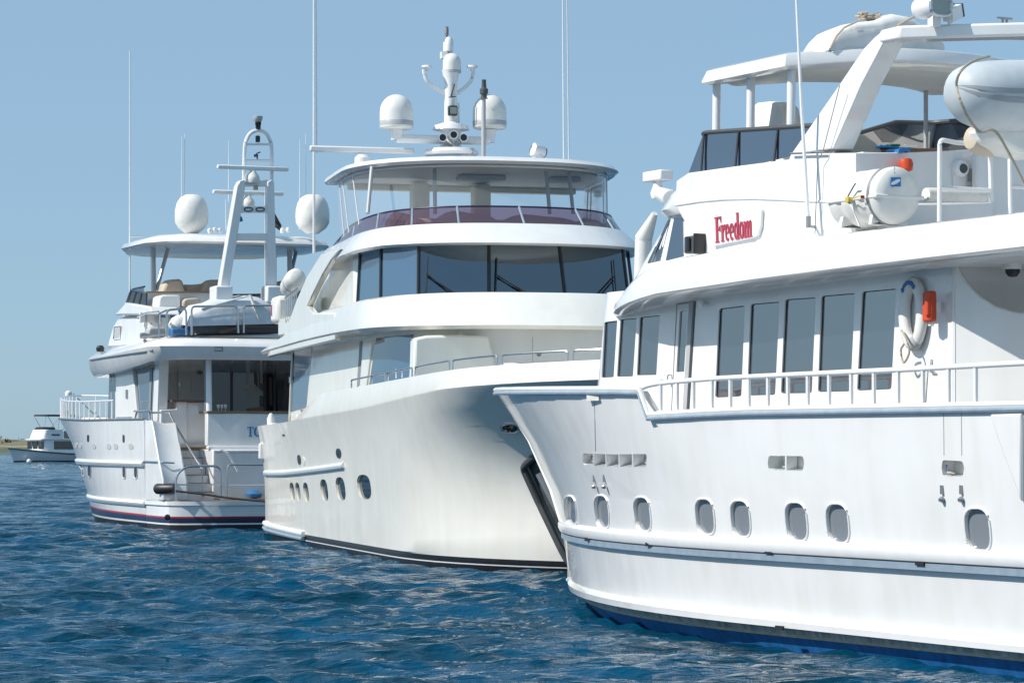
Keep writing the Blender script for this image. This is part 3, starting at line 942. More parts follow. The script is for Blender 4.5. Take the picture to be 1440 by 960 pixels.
# boat deck: overhang with its deep rounded edge
def zlowA(x): return float(np.interp(x, [-16, -13, -9, -7.4, -6.1, -5.2, -4.0, -3], [4.60, 4.585, 4.52, 4.47, 4.43, 4.35, 4.24, 4.2]))
def ztopA(x): return float(np.interp(x, [-16, -13, -10.7, -8.7, -7.5, -6.8, -5.75, -5.2, -4.0, -3], [5.02, 5.01, 5.0, 4.99, 4.97, 4.93, 4.83, 4.72, 4.55, 4.45]))
o1 = lambda k, z, ins=0.0: nose(-3.15 - k, 2.72 - ins, 3.6 - k, -17.0, z, 2.5, 28)
fl = MB().loft([o1(.15, lambda x: zlowA(x) - .0, .06), o1(.02, lambda x: zlowA(x) + .04), o1(.0, lambda x: zlowA(x) + .12), o1(.35, lambda x: ztopA(x) - .10, .01), o1(.5, lambda x: ztopA(x) - .03, .04), o1(.62, lambda x: ztopA(x), .12), o1(.7, lambda x: ztopA(x) - .05, .3)])
fas_bvh = fl.bvh()
boatdeck = fl.build('boat_deck', 'white_paint', YA, smooth=50)
p = A.at(1424, 358, y=1.6)
MB().lathe((p.x, 1.6, 4.56), [(.11, 0), (.11, -.06), (.0, -.06)], n=16).build('camera_base', 'trim_white', boatdeck)
MB().lathe((p.x, 1.6, 4.50), [(.085, 0), (.08, -.04), (.05, -.08), (0, -.09)], n=16).build('camera_lens', 'black_rubber', boatdeck)

# wheelhouse and flybridge sides
wh = MB().loft([nose(-3.85, 1.92, .7, -9.6, 4.75, 3.4, 22), nose(-4.8, 1.85, .7, -9.6, 5.66, 3.4, 22)])
wh_bvh = wh.bvh()
wheel = wh.build('wheelhouse', 'white_paint', YA)
for q in ([(931, 310), (944, 307), (929, 366), (911, 370)], [(949, 306), (961, 306), (962, 360), (937, 366)]):
    patch(A, wh_bvh, q, .01, .03).build('window', 'window_glass', wheel)
for xx in (-1.3, -.45, .45, 1.3):
    pp = [(-4.35 - abs(xx) * .25, xx - .34, 4.98), (-4.35 - abs(xx) * .25, xx + .34, 4.98), (-5.0 - abs(xx) * .25, xx + .32, 5.55), (-5.0 - abs(xx) * .25, xx - .32, 5.55)]
    MB().prism(pp, (.06, 0, .05)).build('window', 'window_glass', wheel)
UY = 2.12
up_px = [(949, 288), (985, 352), (975, 385), (1200, 360), (1205, 300), (1203.5, 215), (1112, 216), (1109, 224), (1033, 234), (968, 243), (951, 254)]
for s in (1, -1):
    pts = [A.at(px, py, y=UY) for px, py in up_px]
    pts = [Vector((p.x, s * UY, p.z)) for p in pts]
    sp = MB().prism(pts, Vector((0, -s * .12, 0)))
    side = sp.build('flybridge_side', 'white_paint', YA, bevel=.015)
    if s == 1: sideA = side
    cpx = [(950, 288.5), (985, 283), (1020, 280), (1060, 279), (1110, 281), (1150, 283), (1200, 284)]
    cp = [A.at(px, py, y=UY) for px, py in cpx]
    MB().tube([Vector((p.x, s * (UY), p.z)) for p in cp], .018, 8).build('side_moulding', 'trim_white', side)
fb = MB().loft([nose(-4.35, 1.98, 1.5, -9.7, 5.58, 2.7), nose(-4.25, 2.03, 1.5, -9.7, 5.66, 2.7), nose(-4.6, 2.03, 1.4, -9.7, 5.88, 2.7), nose(-5.15, 1.98, 1.0, -9.7, 6.03, 2.9)])
fb_bvh = fb.bvh()
flyA = fb.build('flybridge', 'white_paint', YA)
# flybridge bulkhead facing aft, and its cabinet ends
bx = A.at(1204, 250, y=UY).x
def bulk(px, py, dx=0.0): return A.at(px, py, x=bx + dx)
MB().prism([bulk(*q) for q in ((1203, 215), (1290, 214), (1372, 210), (1376, 300), (1376, 345), (1203, 360))], (.12, 0, 0)).build('aft_bulkhead', 'white_paint', YA, bevel=.01)
vb = MB()
c = bulk(1347, 238)
vent = MB().lathe(c, [(.11, 0), (.115, -.05), (.10, -.09), (.055, -.11)], axis=(1, 0, 0), n=20)
vent.prism([c + Vector((-.03, .10, -.02)), c + Vector((-.03, .08, -.42)), c + Vector((-.03, -.10, -.42)), c + Vector((-.03, -.11, -.02))], (.03, 0, 0))
vv = vent.build('ventilator', 'trim_white', YA)
MB().lathe(c + Vector((-.11, 0, 0)), [(.06, .0), (.05, -.02), (0, -.02)], axis=(1, 0, 0), n=16).build('ventilator_mouth', 'dark_grey', vv)
MB().prism([bulk(1361, 237, -.004), bulk(1371, 237, -.004), bulk(1371, 255, -.004), bulk(1361, 255, -.004)], (-.01, 0, 0)).build('louvre', 'tail_grey', YA)
# locker block behind the rail
MB().prism([A.at(px, py, x=bx - .22) for px, py in ((1374, 216), (1400, 209), (1470, 205), (1470, 310), (1374, 318))], (.12, 0, 0)).build('deck_locker', 'white_paint', YA, bevel=.03)
MB().prism([A.at(px, py, x=bx - .5) for px, py in ((1256, 286), (1398, 284), (1398, 312), (1262, 330))], (.4, 0, 0)).build('deck_box', 'cool_paint', YA, bevel=.03)

# tinted flybridge windscreen, all round the front
wsb = lambda dz: nose(-5.35, 1.98, 2.3, -9.3, lambda x: 6.02 + .0 * x, 2.5)
scr = MB()
bot = nose(-5.42, 1.99, .6, -9.2, lambda x: float(np.interp(x, [-9.2, -8.4, -6.0], [6.15, 6.12, 6.00])), 4.5, 26)
top = nose(-5.80, 1.95, .6, -9.2, lambda x: float(np.interp(x, [-9.2, -6.2], [6.42, 6.60])), 4.5, 26)
inn = lambda r: [Vector((p.x - .02 if abs(p.y) < 1.5 else p.x, p.y * .988, p.z)) for p in r]
for p in top:
    p.z += .36 * min(1.0, max(0.0, (-.2 - p.y) / 1.2))
scr.loft([bot, top], False, False)
scr.add(bot + top, [])
wsA = scr.build('flybridge_windscreen', 'window_glass', YA)
MB().tube(top, .03, 8).build('windscreen_rail', 'dark_grey', wsA)
for (a, b) in (((990, 186), (986, 241)), ((1038.5, 185), (1034, 235)), ((1093.5, 183), (1088.5, 227))):
    p = A.at(*a, y=1.96); q = A.at(*b, y=2.02); MB().tube([p, q], .016, 6).build('windscreen_mullion', 'black_rubber', wsA)

MB().tube([A.at(1303, 172, y=-1.90), A.at(1288, 214, y=-1.90)], .03, 6).build('windscreen_mullion', 'black_rubber', wsA)

# hardtop on its posts
ht = lambda ins, z, xf=-5.55: nose(xf - ins, 2.05 - ins, 1.6, -8.62 + ins, z, 3.0, 22)
hz = lambda d: (lambda x: d + .02 * (x + 8.6) * -1.0)
def ht(ins, z, xf=-6.08, xa=-8.15):
    pts = [(xa + ins, 2.05 - ins), (-7.1, 2.05 - ins), (xf - ins - .15, 2.05 - ins), (xf - ins, 1.85 - ins), (xf - ins - .45, .9), (xf - ins - .65, 0)]
    aft = [(xa + ins - .30, 1.2), (xa + ins - .48, .5), (xa + ins - .52, 0)]
    full = pts + [(x, -y) for x, y in reversed(pts[:-1])] + [(x, -y) for x, y in aft[:-1]] + [aft[-1]] + [(x, y) for x, y in reversed(aft[:-1])]
    return [Vector((x, y, z + .12 * (1 - (max(y, 0) / 2.05) ** 2))) for x, y in full]
hard = MB().loft([ht(.06, 7.205), ht(.0, 7.235), ht(.0, 7.26), ht(.05, 7.385), ht(.12, 7.41), ht(.5, 7.42)])
hardA = hard.build('hardtop', 'white_paint', YA, smooth=30)
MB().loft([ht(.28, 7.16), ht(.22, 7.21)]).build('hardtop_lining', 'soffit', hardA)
for px, y0 in ((1007, 1.84), (1055, 1.84), (1112, 1.84), (1071, -1.4), (1082, -1.75)):
    b = A.at(px, 184, y=y0)
    big = y0 > 0
    MB().tube([(b.x, y0, 6.4), (b.x + .01, y0 * .99, 7.28)], .055 if big else .035, 10).build('hardtop_post', 'trim_white', hardA)
b = A.at(1302, 205, y=-1.2); b2 = A.at(1302, 104, y=-1.2)
MB().tube([(b.x, -1.2, 5.6), (b.x, -1.2, 7.36)], .03, 8).build('hardtop_post', 'tail_grey', hardA)

# raked arch: leg on each side, beam across
def archleg(s):
    y0, y1 = 2.12, 1.95
    port = [A.at(1112, 217, y=y0), A.at(1172, 209, y=y0), A.at(1211, 119, y=2.04), A.at(1242, 60, y=y1), A.at(1256, 42, y=y1), A.at(1264, 36.5, y=y1), A.at(1244, 41, y=y1), A.at(1230, 52, y=y1), A.at(1215, 68, y=y1), A.at(1180, 119, y=2.04)]
    pts = [Vector((p.x, s * p.y, p.z)) for p in port]
    return MB().prism(pts, Vector((0, -s * .30, 0)))
arch = archleg(1).build('arch', 'white_paint', YA, bevel=.015)
archleg(-1).build('arch_leg', 'white_paint', arch, bevel=.015)
pb = A.at(1258, 50, y=1.95)
bt = A.at(1264, 36.5, y=1.95); bb = A.at(1259, 57, y=1.95)
bpl = [(bt.x - .02, 1.96), (bt.x - .95, .85), (bt.x - 1.3, 0), (bt.x - .95, -.85), (bt.x - .02, -1.96)]
MB().loft([[(x, y, bb.z), (x + .40, y, bb.z), (x + .40, y, bt.z), (x, y, bt.z)] for x, y in bpl]).build('arch_beam', 'white_paint', arch, bevel=.03)
def onbeam(px, py):
    return A.at(px, py, pl=((bt.x - .02, 1.96, 0), (1.11, -.93, 0)))
ztop = bt.z
# searchlight, camera lamp and cleat on the beam
c = onbeam(1308, 12) - Vector((.28, 0, 0))
sl = MB().lathe(c + Vector((.32, 0, .02)), [(.05, -.20), (.12, -.17), (.15, -.05), (.15, .10), (.12, .2), (.05, .23)], axis=(-1, 0, 0), n=24)
sl.box(c + Vector((.2, 0, -.16)), (.10, .12, .14)).lathe(c + Vector((.3, -.03, .12)), [(.18, -.06), (.17, .05), (.10, .12), (0, .14)], n=20)
slo = sl.build('searchlight', 'trim_white', YA, smooth=50)
MB().prism([c + Vector((.085, math.copysign(abs(math.cos(t)) ** .6, math.cos(t)) * .135, math.copysign(abs(math.sin(t)) ** .6, math.sin(t)) * .10)) for t in [k * math.pi / 12 for k in range(24)]], (-.02, 0, 0)).build('searchlight_glass', 'lamp_glass', slo)
MB().tube([c + Vector((.07, math.copysign(abs(math.cos(t)) ** .6, math.cos(t)) * .15, math.copysign(abs(math.sin(t)) ** .6, math.sin(t)) * .115)) for t in [k * math.pi / 12 for k in range(24)]], .022, 8, True).build('searchlight_rim', 'steel', slo)
c = onbeam(1343, 20) + Vector((.05, 0, .02))
ax = [Vector((.2, -.8, .35)), Vector((.9, .3, .1)), Vector((-.2, .25, .9))]
ax[0].normalize(); ax[1] = (ax[1] - ax[0] * ax[1].dot(ax[0])).normalized(); ax[2] = ax[0].cross(ax[1])
fl_ = MB().box(c, (.20, .16, .16), ax).tube([c + Vector((0, 0, -.07)), (c.x, c.y + .05, ztop)], .025, 8).build('floodlight', 'trim_white', YA, bevel=.02)
MB().box(c + ax[0] * .11, (.03, .16, .16), ax).build('floodlight_face', 'dark_grey', fl_)
c = onbeam(1422, 31) + Vector((.12, 0, 0)); c.z = bt.z + .05
MB().tube([c + Vector((0, .11, .012)), c + Vector((0, -.11, .012))], .014, 8).tube([c + Vector((0, .03, 0)), c + Vector((0, .03, -.05))], .015, 6).tube([c + Vector((0, -.03, 0)), c + Vector((0, -.03, -.05))], .015, 6).build('cleat', 'dull_metal', YA)

# aft rails on the boat deck
def railset(pxs, x0, name='deck_gate', r=.028):
    m = MB()
    for path in pxs:
        m.tube(roundpath([A.at(px, py, x=x0) for px, py in path], .07, 4), r, 8)
    return m.build(name, 'trim_white', YA)
g = railset([[(1321, 312), (1321.5, 196), (1346, 201), (1392, 203), (1394, 284)], [(1320, 264), (1394, 268)]], bx - 1.05)
railset([[(1421, 303), (1420, 200)], [(1421, 262), (1450, 263)], [(1420, 205), (1450, 210)]], bx - 1.25)

# name board with carved serif letters
nb_px = [(1003, 302), (1066, 291), (1072, 291), (1075, 296), (1074, 318), (1070, 331), (1062, 335), (1006, 347)]
nb = [A.at(px, py, y=UY) for px, py in nb_px]
nbo = MB().prism(nb, (0, .05, 0)).build('name_board', 'cool_paint', YA, bevel=.015)
a = A.at(1006, 341.5, y=UY + .065); b = A.at(1058, 333, y=UY + .065); tp = A.at(1009, 305, y=UY + .065)
uxv = (b - a); uzv = Vector((.05, 0, 1))
hh = tp.z - a.z
tmp = MB(); wlen = serif_word('Freedom', hh * .98, (0, 0, 0), (1, 0, 0), (0, 0, 1), .01, tmp)
ux = uxv * (1.0 / wlen)
lt = MB(); serif_word('Freedom', hh * .98, a, ux, uzv, -.05, lt)
MB.build(lt, 'name_lettering', 'sign_red', nbo, smooth=0)
# side light below the flybridge side
c = A.at(977, 344, y=UY + .06)
nl = MB().box(c, (.30, .14, .23)).build('side_light', 'dark_grey', YA, bevel=.02)
MB().box(c + Vector((-.16, .02, .0)), (.03, .20, .27)).box(c + Vector((.06, .06, 0)), (.12, .06, .2)).build('light_housing', 'black_paint', nl, bevel=.01)
MB().tube([c + Vector((.02, .08, -.08)), c + Vector((.02, .08, .08))], .045, 10).build('light_lens', 'dark_glass', nl)

# small radar on its bracket at the front
c = A.at(925, 248, y=.6)
rd = MB().box(c, (.50, .22, .15)).lathe(c + Vector((0, 0, -.34)), [(.09, 0), (.11, .1), (.07, .2), (.05, .28)], n=14).tube([c + Vector((-.05, 0, -.25)), c + Vector((-.5, .1, -.36))], .10, 10, r2=.13)
rd.build('radar', 'trim_white', YA, bevel=.02)
# ventilator stack beyond the wheelhouse
p1 = A.at(902, 372, y=-2.0); p2 = A.at(905, 336, y=-2.0); p3 = A.at(921, 300, y=-2.0)
MB().tube([Vector((p1.x, -2.0, 4.7)), p2], .14, 16).tube([p2, p3], .145, 16, r2=.05).build('davit', 'fibreglass', YA)

# whip antenna with its stay
p1 = A.at(1137, 318, y=2.3); p2 = A.at(1127, 150, y=2.3); p3 = A.at(1118, -40, y=2.3)
MB().tube([p1, p2], .024, 8, r2=.020).tube([p2, p3 + (p3 - p2) * .5], .020, 8, r2=.012).build('whip_antenna', 'trim_white', YA)
q = A.at(1137, 304, y=2.3)
MB().tube([p1 + Vector((0, 0, -.02)), q], .03, 8).tube([p1, A.at(1146, 319, y=2.13)], .02, 6).build('antenna_bracket', 'dull_metal', YA)
MB().tube([A.at(1112, 216, y=2.17), A.at(1160, 214, y=2.17)], .014, 6).build('arch_joint', 'dull_metal', arch)
MB().tube([A.at(1181, 120, y=2.16), A.at(1157, 214, y=2.2), A.at(1150, 225, y=2.2), A.at(1146, 330, y=2.2)], .006, 5).build('antenna_cable', 'mid_grey', YA)

# ---------------------------------------------------------------- things lying on, hanging from or strapped to this yacht
# life raft canister, its round end facing aft
ec = A.at(1262, 274, y=2.15); x1 = ec.x
rad = (A.at(1262, 234, x=x1).z - A.at(1262, 315, x=x1).z) / 2
cz = (A.at(1262, 234, x=x1).z + A.at(1262, 315, x=x1).z) / 2
lr = thing(A, (x1 + .5, 2.15, cz - rad), 'life_raft_canister', 'round white life raft canister with a blue emblem, strapped to the upper deck side', 'life raft')
rr = rad
prof = [(rr * .55, -.045), (rr * .9, -.02), (rr, .03), (rr, .20), (rr * .93, .23), (rr * .93, .30), (rr, .33), (rr, .44), (rr * .93, .47), (rr * .93, .54), (rr, .57), (rr, .66), (rr * .93, .70), (rr * .93, .76), (rr * .98, .80), (rr * .94, .95), (rr * .6, .99)]
can = MB().lathe((x1, 2.15, cz), prof, axis=(1, 0, 0), n=40).build('canister', 'fibreglass', lr, smooth=50)
MB().lathe((x1, 2.15, cz), [(rr * 1.01, .10), (rr * 1.03, .11), (rr * 1.03, .14), (rr * 1.01, .15)], axis=(1, 0, 0), n=40).build('strap', 'mid_grey', lr)
lip = [Vector((x1 - .05 + max(0, .0), 2.15 - rr * 1.06, cz)), Vector((x1 - .05, 2.15 + rr * 1.02, cz)), Vector((x1 + .97, 2.15 + rr * 1.02, cz)), Vector((x1 + .97, 2.15 - rr * 1.06, cz))]
MB().prism(lip, (0, 0, -.045)).build('canister_rim', 'fibreglass', lr, bevel=.012)
def endp(px, py, dx=-.052): return A.at(px, py, x=x1 + dx)
sq = [endp(1252.5, 249.5), endp(1266.5, 249.5), endp(1266.5, 262.5), endp(1252.5, 262.5)]
em = MB().prism(sq, (-.006, 0, 0)).build('emblem', 'emblem_blue', lr)
c = endp(1259.5, 256, -.062)
el = MB(); 
el.prism([c + Vector((0, -(math.cos(t) * .062 + math.sin(t) * .018), math.sin(t) * .030 + math.cos(t) * .018)) for t in [k * math.pi / 10 for k in range(20)]], (-.004, 0, 0))
el.box(c + Vector((-.002, -.02, -.062)), (.004, .09, .012))
el.build('emblem_mark', 'trim_white', lr, smooth=0)
d1 = MB()
for py in (236, 241):
    q = endp(1257.3, py + 3.0, -.048)
    serif_word('1' if py == 236 else 'o', .035 if py == 236 else .03, q, (0, -1, 0), (0, 0, 1), .006, d1)
d1.build('number_mark', 'letter_blue', lr, smooth=0)
MB().prism([(x1 + .15, 2.15 - rr * .8, cz - rr * 1.02), (x1 + .15, 2.15 + rr * .8, cz - rr * 1.02), (x1 + .15, 2.15 + rr * .72, cz - rr * .6), (x1 + .15, 2.15, cz - rr * .97), (x1 + .15, 2.15 - rr * .72, cz - rr * .6)], (.06, 0, 0)).prism([(x1 + .75, 2.15 - rr * .8, cz - rr * 1.02), (x1 + .75, 2.15 + rr * .8, cz - rr * 1.02), (x1 + .75, 2.15 + rr * .72, cz - rr * .6), (x1 + .75, 2.15, cz - rr * .97), (x1 + .75, 2.15 - rr * .72, cz - rr * .6)], (.06, 0, 0)).build('cradle', 'trim_white', lr, bevel=.01)
hk = MB()
pth = [A.at(px, py, y=2.15 + rr + .05) for px, py in ((1203, 258), (1197, 268), (1192, 280), (1199, 292), (1203, 304), (1209, 318))]
hk.tube(smoothpath(pth, 4), .010, 6)
hk.build('release_chain', 'dull_metal', lr)
q = A.at(1193, 281, y=2.15 + rr + .06)
MB().box(q, (.07, .05, .06)).tube([q, q + Vector((-.3, .02, .03))], .008, 6).build('hydrostatic_release', 'yellow_plastic', lr, bevel=.02)
q = A.at(1213, 277, y=2.15 + rr + .05)
MB().box(q, (.05, .03, .04)).build('release_tag', 'red_paint', lr, bevel=.008)
# orange buoyant thing behind the canister
c = bulk(1274, 232, -.12)
ob = MB().lathe(c, [(.03, -.08), (.07, -.07), (.09, 0), (.085, .05), (.03, .08)], axis=(.3, 0, 1), n=14).tube([c + Vector((0, .1, -.08)), c + Vector((0, .16, -.22))], .05, 8)
lone(A, ob, (c.x, c.y, c.z - .2), 'rescue_light', 'orange_plastic', 'small orange rescue light on the bulkhead just above the life raft canister', 'rescue light')
# rolled white boat-fender / gangway pole behind the gate
p1 = A.at(1302, 274, x=bx - .75); p2 = A.at(1384, 275, x=bx - .75)
lone(A, MB().tube([p1, p1 + (p2 - p1) * .1, p1 + (p2 - p1) * .9, p2], .085, 12), (p1.x, p1.y, p1.z - .08), 'passerelle_roll', 'canvas_white', 'rolled pale canvas tube lying behind the white gate rail', 'roll')

# lifebuoy on the house wall and the red float light beside it
cb = A.at(1284, 441, y=HY + .07)
lbx = (A.at(1266, 441, y=HY + .07) - A.at(1303, 441, y=HY + .07)).x / 2
lbz = (A.at(1284, 389, y=HY + .07).z - A.at(1284, 493, y=HY + .07).z) / 2
rt = .085; Rm = (lbx + lbz) / 2 - rt
lb = thing(A, (cb.x, HY + .01, cb.z - lbz), 'lifebuoy', 'white ring lifebuoy hanging on the deckhouse wall beside a red box', 'lifebuoy')
ring = MB(); N = 40
Rx, Rz = lbx - rt, lbz - rt
rings = []
for k in range(N):
    t = 2 * math.pi * k / N
    c0 = cb + Vector((math.cos(t) * Rx, 0, math.sin(t) * Rz)); e = Vector((math.cos(t), 0, math.sin(t)))
    rings.append([c0 + e * (rt * math.cos(a)) + Vector((0, 1, 0)) * (rt * .75 * math.sin(a)) for a in [2 * math.pi * j / 12 for j in range(12)]])
rings.append(rings[0])
ring.loft(rings, True, False)
ring.build('ring', 'fibreglass', lb, smooth=60)
for t0 in (75, 255):
    b_ = MB(); rs = []
    for k in range(7):
        t = R(t0 - 18 + 6 * k)
        c0 = cb + Vector((math.cos(t) * Rx, 0, math.sin(t) * Rz)); e = Vector((math.cos(t), 0, math.sin(t)))
        rs.append([c0 + e * (rt * 1.07 * math.cos(a)) + Vector((0, 1, 0)) * (rt * .82 * math.sin(a)) for a in [2 * math.pi * j / 12 for j in range(12)]])
    b_.loft(rs); b_.build('band', 'tail_grey' if t0 > 200 else 'canvas_white', lb, smooth=60)
lt2 = MB()
for k in range(9):
    t = R(50 + 9 * k)
    c0 = cb + Vector((math.cos(t) * Rx, rt * .80, math.sin(t) * Rz)); e = Vector((math.cos(t), 0, math.sin(t))); g = Vector((-math.sin(t), 0, math.cos(t)))
    lt2.box(c0 + e * .015, (.05, .012, .022 if k % 2 else .035), [e, (0, 1, 0), g])
lt2.build('ring_lettering', 'letter_blue', lb)
tt = cb + Vector((0, .09, -lbz + .02))
MB().tube(smoothpath([tt + Vector((.1, 0, .22)), tt + Vector((-.06, .05, .10)), tt + Vector((-.10, .04, -.04)), tt + Vector((.02, .03, -.16)), tt + Vector((.09, .02, -.02)), tt + Vector((-.02, .06, .05))], 6), .014, 6).build('grab_rope', 'rope', lb)
c = A.at(1307, 431, y=HY + .17)
fb_ = thing(A, (c.x, HY + .01, c.z - .22), 'float_light', 'red float light box fixed to the white wall right of the lifebuoy', 'rescue light')
MB().box(c, (.17, .10, .36)).build('light_body', 'orange_plastic', fb_, bevel=.03)
MB().tube([c + Vector((-.04, .055, -.10)), c + Vector((-.04, .055, .10))], .035, 8).build('light_tube', 'orange_plastic', fb_)
MB().box(c + Vector((0, -.09, 0)), (.10, .08, .12)).box(c + Vector((0, -.02, -.2)), (.06, .05, .05)).build('bracket', 'trim_white', fb_, bevel=.008)

# inflatable tender on its chock
tdx = bx - 2.2
tn = thing(A, (tdx, .4, 6.0), 'inflatable_tender', 'grey white inflatable tender chocked high on the upper deck, cut by the right edge', 'tender')
def tp_(px, py): return A.at(px, py, x=tdx)
# tube seen end-on at its tip, running athwartships out of the frame
secs = [(1340, 124, 6), (1342, 126, 20), (1350, 130, 33), (1364, 134, 43), (1385, 137, 49), (1415, 138, 51), (1460, 138, 51), (1560, 138, 51), (1700, 138, 51)]
rings = []
for px, cy, rv in secs:
    c = tp_(px, cy - 2); rz_ = (tp_(px, cy - rv).z - tp_(px, cy + rv).z) / 2
    rings.append([c + Vector((math.cos(a) * rz_ * 1.15, 0, math.sin(a) * rz_ * (1.0 if math.sin(a) > 0 else .98))) for a in [2 * math.pi * j / 22 for j in range(22)]])
MB().loft(rings).build('tube', 'hypalon', tn, smooth=60)
for dy_, w in ((-1, 6), (12, 5)):
    st = MB(); rs = []
    for (px, cy, rv), rg in zip(secs, rings):
        c = sum(rg, Vector()) / len(rg); rz_ = max(v.z for v in rg) - c.z
        h0 = -dy_ / 51.0
        for_ = []
        a0 = math.asin(max(-.9, min(.9, h0)))
        for da in (-.07, .07):
            for k in (1.0, 1.045):
                a = math.pi - (a0 + da); for_.append(c + Vector((math.cos(a) * rz_ * 1.15 * k, 0, math.sin(a) * rz_ * k)))
        rs.append([for_[0], for_[1], for_[3], for_[2]])
    st.loft(rs).build('rubbing_strake', 'hypalon_trim', tn)
MB().prism([tp_(*q) for q in ((1396, 178), (1470, 182), (1470, 222), (1432, 214), (1404, 198))], (.5, 0, 0)).build('chock', 'fibreglass', tn, bevel=.05)
c = A.at(1386, 198, x=tdx + .5)
bf = MB().lathe(c, [(.05, -.26), (.14, -.22), (.18, -.08), (.18, .1), (.13, .22), (.05, .25)], axis=(0, 1, .1), n=18)
lone(A, bf, (c.x, c.y, c.z - .18), 'boat_fender', 'canvas_beige', 'plump beige fender wedged under the grey inflatable tender', 'fender')
sp_ = [(1392, 79), (1374, 84), (1357, 94), (1348, 106), (1345, 120), (1349, 138), (1360, 162), (1372, 180), (1380, 186), (1399, 184), (1420, 218), (1442, 262)]
pts = []
for px, py in sp_:
    pts.append(A.at(px, py, x=tdx - .62 if 1346 < px < 1370 else tdx - .5))
lone(A, MB().tube(smoothpath(pts, 4), .016, 6), pts[-1], 'lashing_strap', 'rope', 'tan lashing line round the end of the inflatable tender', 'rope')

# covered bundle and rope on the hardtop, covered helm chairs and gear inside the flybridge
cv = thing(A, (-7.5, .6, 7.66), 'covered_kayak', 'white canvas covered bundle lashed on top of the yacht hardtop', 'covered bundle')
xx = -8.3
cvp = [(1163, 71), (1172, 52), (1184, 39), (1205, 31), (1240, 27), (1262, 18), (1285, 22), (1310, 40), (1330, 60), (1330, 71)]
pts = [A.at(px, py, x=xx) for px, py in cvp]
rings = []
for k, sc in ((0, .80), (.04, .94), (.14, 1.0), (.35, 1.0), (.55, .92), (.62, .75)):
    c = Vector((0, sum(p.y for p in pts) / len(pts), 7.47))
    rings.append([Vector((p.x + k, c.y + (p.y - c.y) * (.9 + .1 * sc), 7.44 + (max(p.z, 7.45) - 7.44) * sc)) for p in pts])
MB().loft(rings).build('cover', 'canvas_white', cv, smooth=60)
for px in (1190, 1268):
    i = 0
MB().tube([A.at(px, py, x=xx - .02) for px, py in ((1167, 69), (1176, 51), (1187, 39), (1206, 30))], .014, 6).build('binding', 'canvas_beige', cv)
MB().tube([A.at(px, py, x=xx - .03) for px, py in ((1262, 37), (1270, 32), (1286, 23))], .018, 6).build('binding', 'canvas_beige', cv)
c = A.at(1222, 29, x=xx + .3)
rp = MB()
pp = []
rng = random.Random(4)
for k in range(60):
    pp.append(c + Vector((rng.uniform(-.10, .10), rng.uniform(-.18, .15), rng.uniform(0, .03) + max(0, .07 - abs(k % 20 - 10) * .009))))
rp.tube(smoothpath(pp, 3), .014, 5)
lone(A, rp, (c.x, c.y, c.z), 'rope_coil', 'rope', 'tangled tan rope lying on the white covered bundle', 'rope')
hc = A.at(1085, 180, y=.9)
hp = [(1063, 186), (1063, 168), (1066, 152), (1074, 145), (1092, 143), (1106, 144), (1113, 152), (1116, 168), (1116, 186)]
cc = thing(A, (hc.x, .9, 5.9), 'helm_chair', 'white canvas covered helm chair standing on the flybridge under the hardtop', 'chair')
pts = [A.at(px, py, y=.9) for px, py in hp]
rings = []
for k, sc in ((-.15, .86), (-.12, .96), (0, 1.0), (.1, .97), (.14, .86)):
    m = sum(pts, Vector()) / len(pts)
    rings.append([Vector((m.x + (p.x - m.x) * sc, .9 + k, 6.0 if i in (0, 8) else m.z + (p.z - m.z) * sc)) for i, p in enumerate(pts)])
MB().loft(rings).build('chair_cover', 'canvas_white', cc, smooth=70)
MB().tube([(hc.x, .9, 5.9), (hc.x, .9, 6.05)], .08, 10).build('pedestal', 'dull_metal', cc)
# seat back, wooden table with bright odds and ends behind the bulkhead
tx = bx + .7
sb = [(1196, 218), (1196, 188), (1203, 186), (1218, 190), (1232, 200), (1244, 214), (1250, 220)]
pts = [A.at(px, py, x=tx) for px, py in sb]
st = MB().prism(pts, (.35, 0, 0))
lone(A, st, (tx, pts[0].y, pts[0].z), 'lounge_seat', 'canvas_beige', 'beige rounded seat back behind the arch on the flybridge', 'seat', bevel=.06)
pts = [A.at(px, py, x=tx) for px, py in ((1238, 209), (1335, 208), (1335, 216), (1238, 216))]
lone(A, MB().prism(pts, (.6, 0, 0)), (tx, pts[2].y, pts[2].z), 'deck_table', 'brown_wood', 'brown wooden table on the flybridge behind the life raft', 'table', bevel=.01)
for px0, px1, py, col, nm, lab in ((1236, 1264, 205, 'emblem_blue', 'folded_towel', 'folded blue and teal towel at the left end of the wooden table'), (1252, 1266, 203.5, 'green_plastic', 'folded_cloth', 'small green cloth on the wooden table'), (1264, 1290, 204.5, 'canvas_white', 'folded_cloth', 'pale folded cloth at the right end of the wooden table')):
    a = A.at(px0, py + 2.5, x=tx - .06); b = A.at(px1, py + 2.5, x=tx - .06)
    m = MB(); N = 9; rs = []
    for k in range(N):
        p = a + (b - a) * (k / (N - 1)); hgt = .015 + .02 * abs(math.sin(k * 1.7))
        rs.append([p, p + Vector((0, 0, hgt)), p + Vector((.3, 0, hgt * .8)), p + Vector((.3, 0, 0))])
    m.loft(rs)
    lone(A, m, a, nm, col, lab, 'cloth')
a = A.at(1264, 212.5, x=bx - .03); b = A.at(1280, 210.5, x=bx - .03)
m = MB().loft([[a + (b - a) * t + Vector((dx, 0, dz * (1 + .4 * math.sin(t * 7)))) for dx, dz in ((0, -.02), (0, .02), (.25, .03), (.25, -.02))] for t in (0, .25, .5, .75, 1)])
lone(A, m, a, 'blue_bag', 'emblem_blue', 'bright blue bag lying on the edge of the flybridge bulkhead', 'bag')

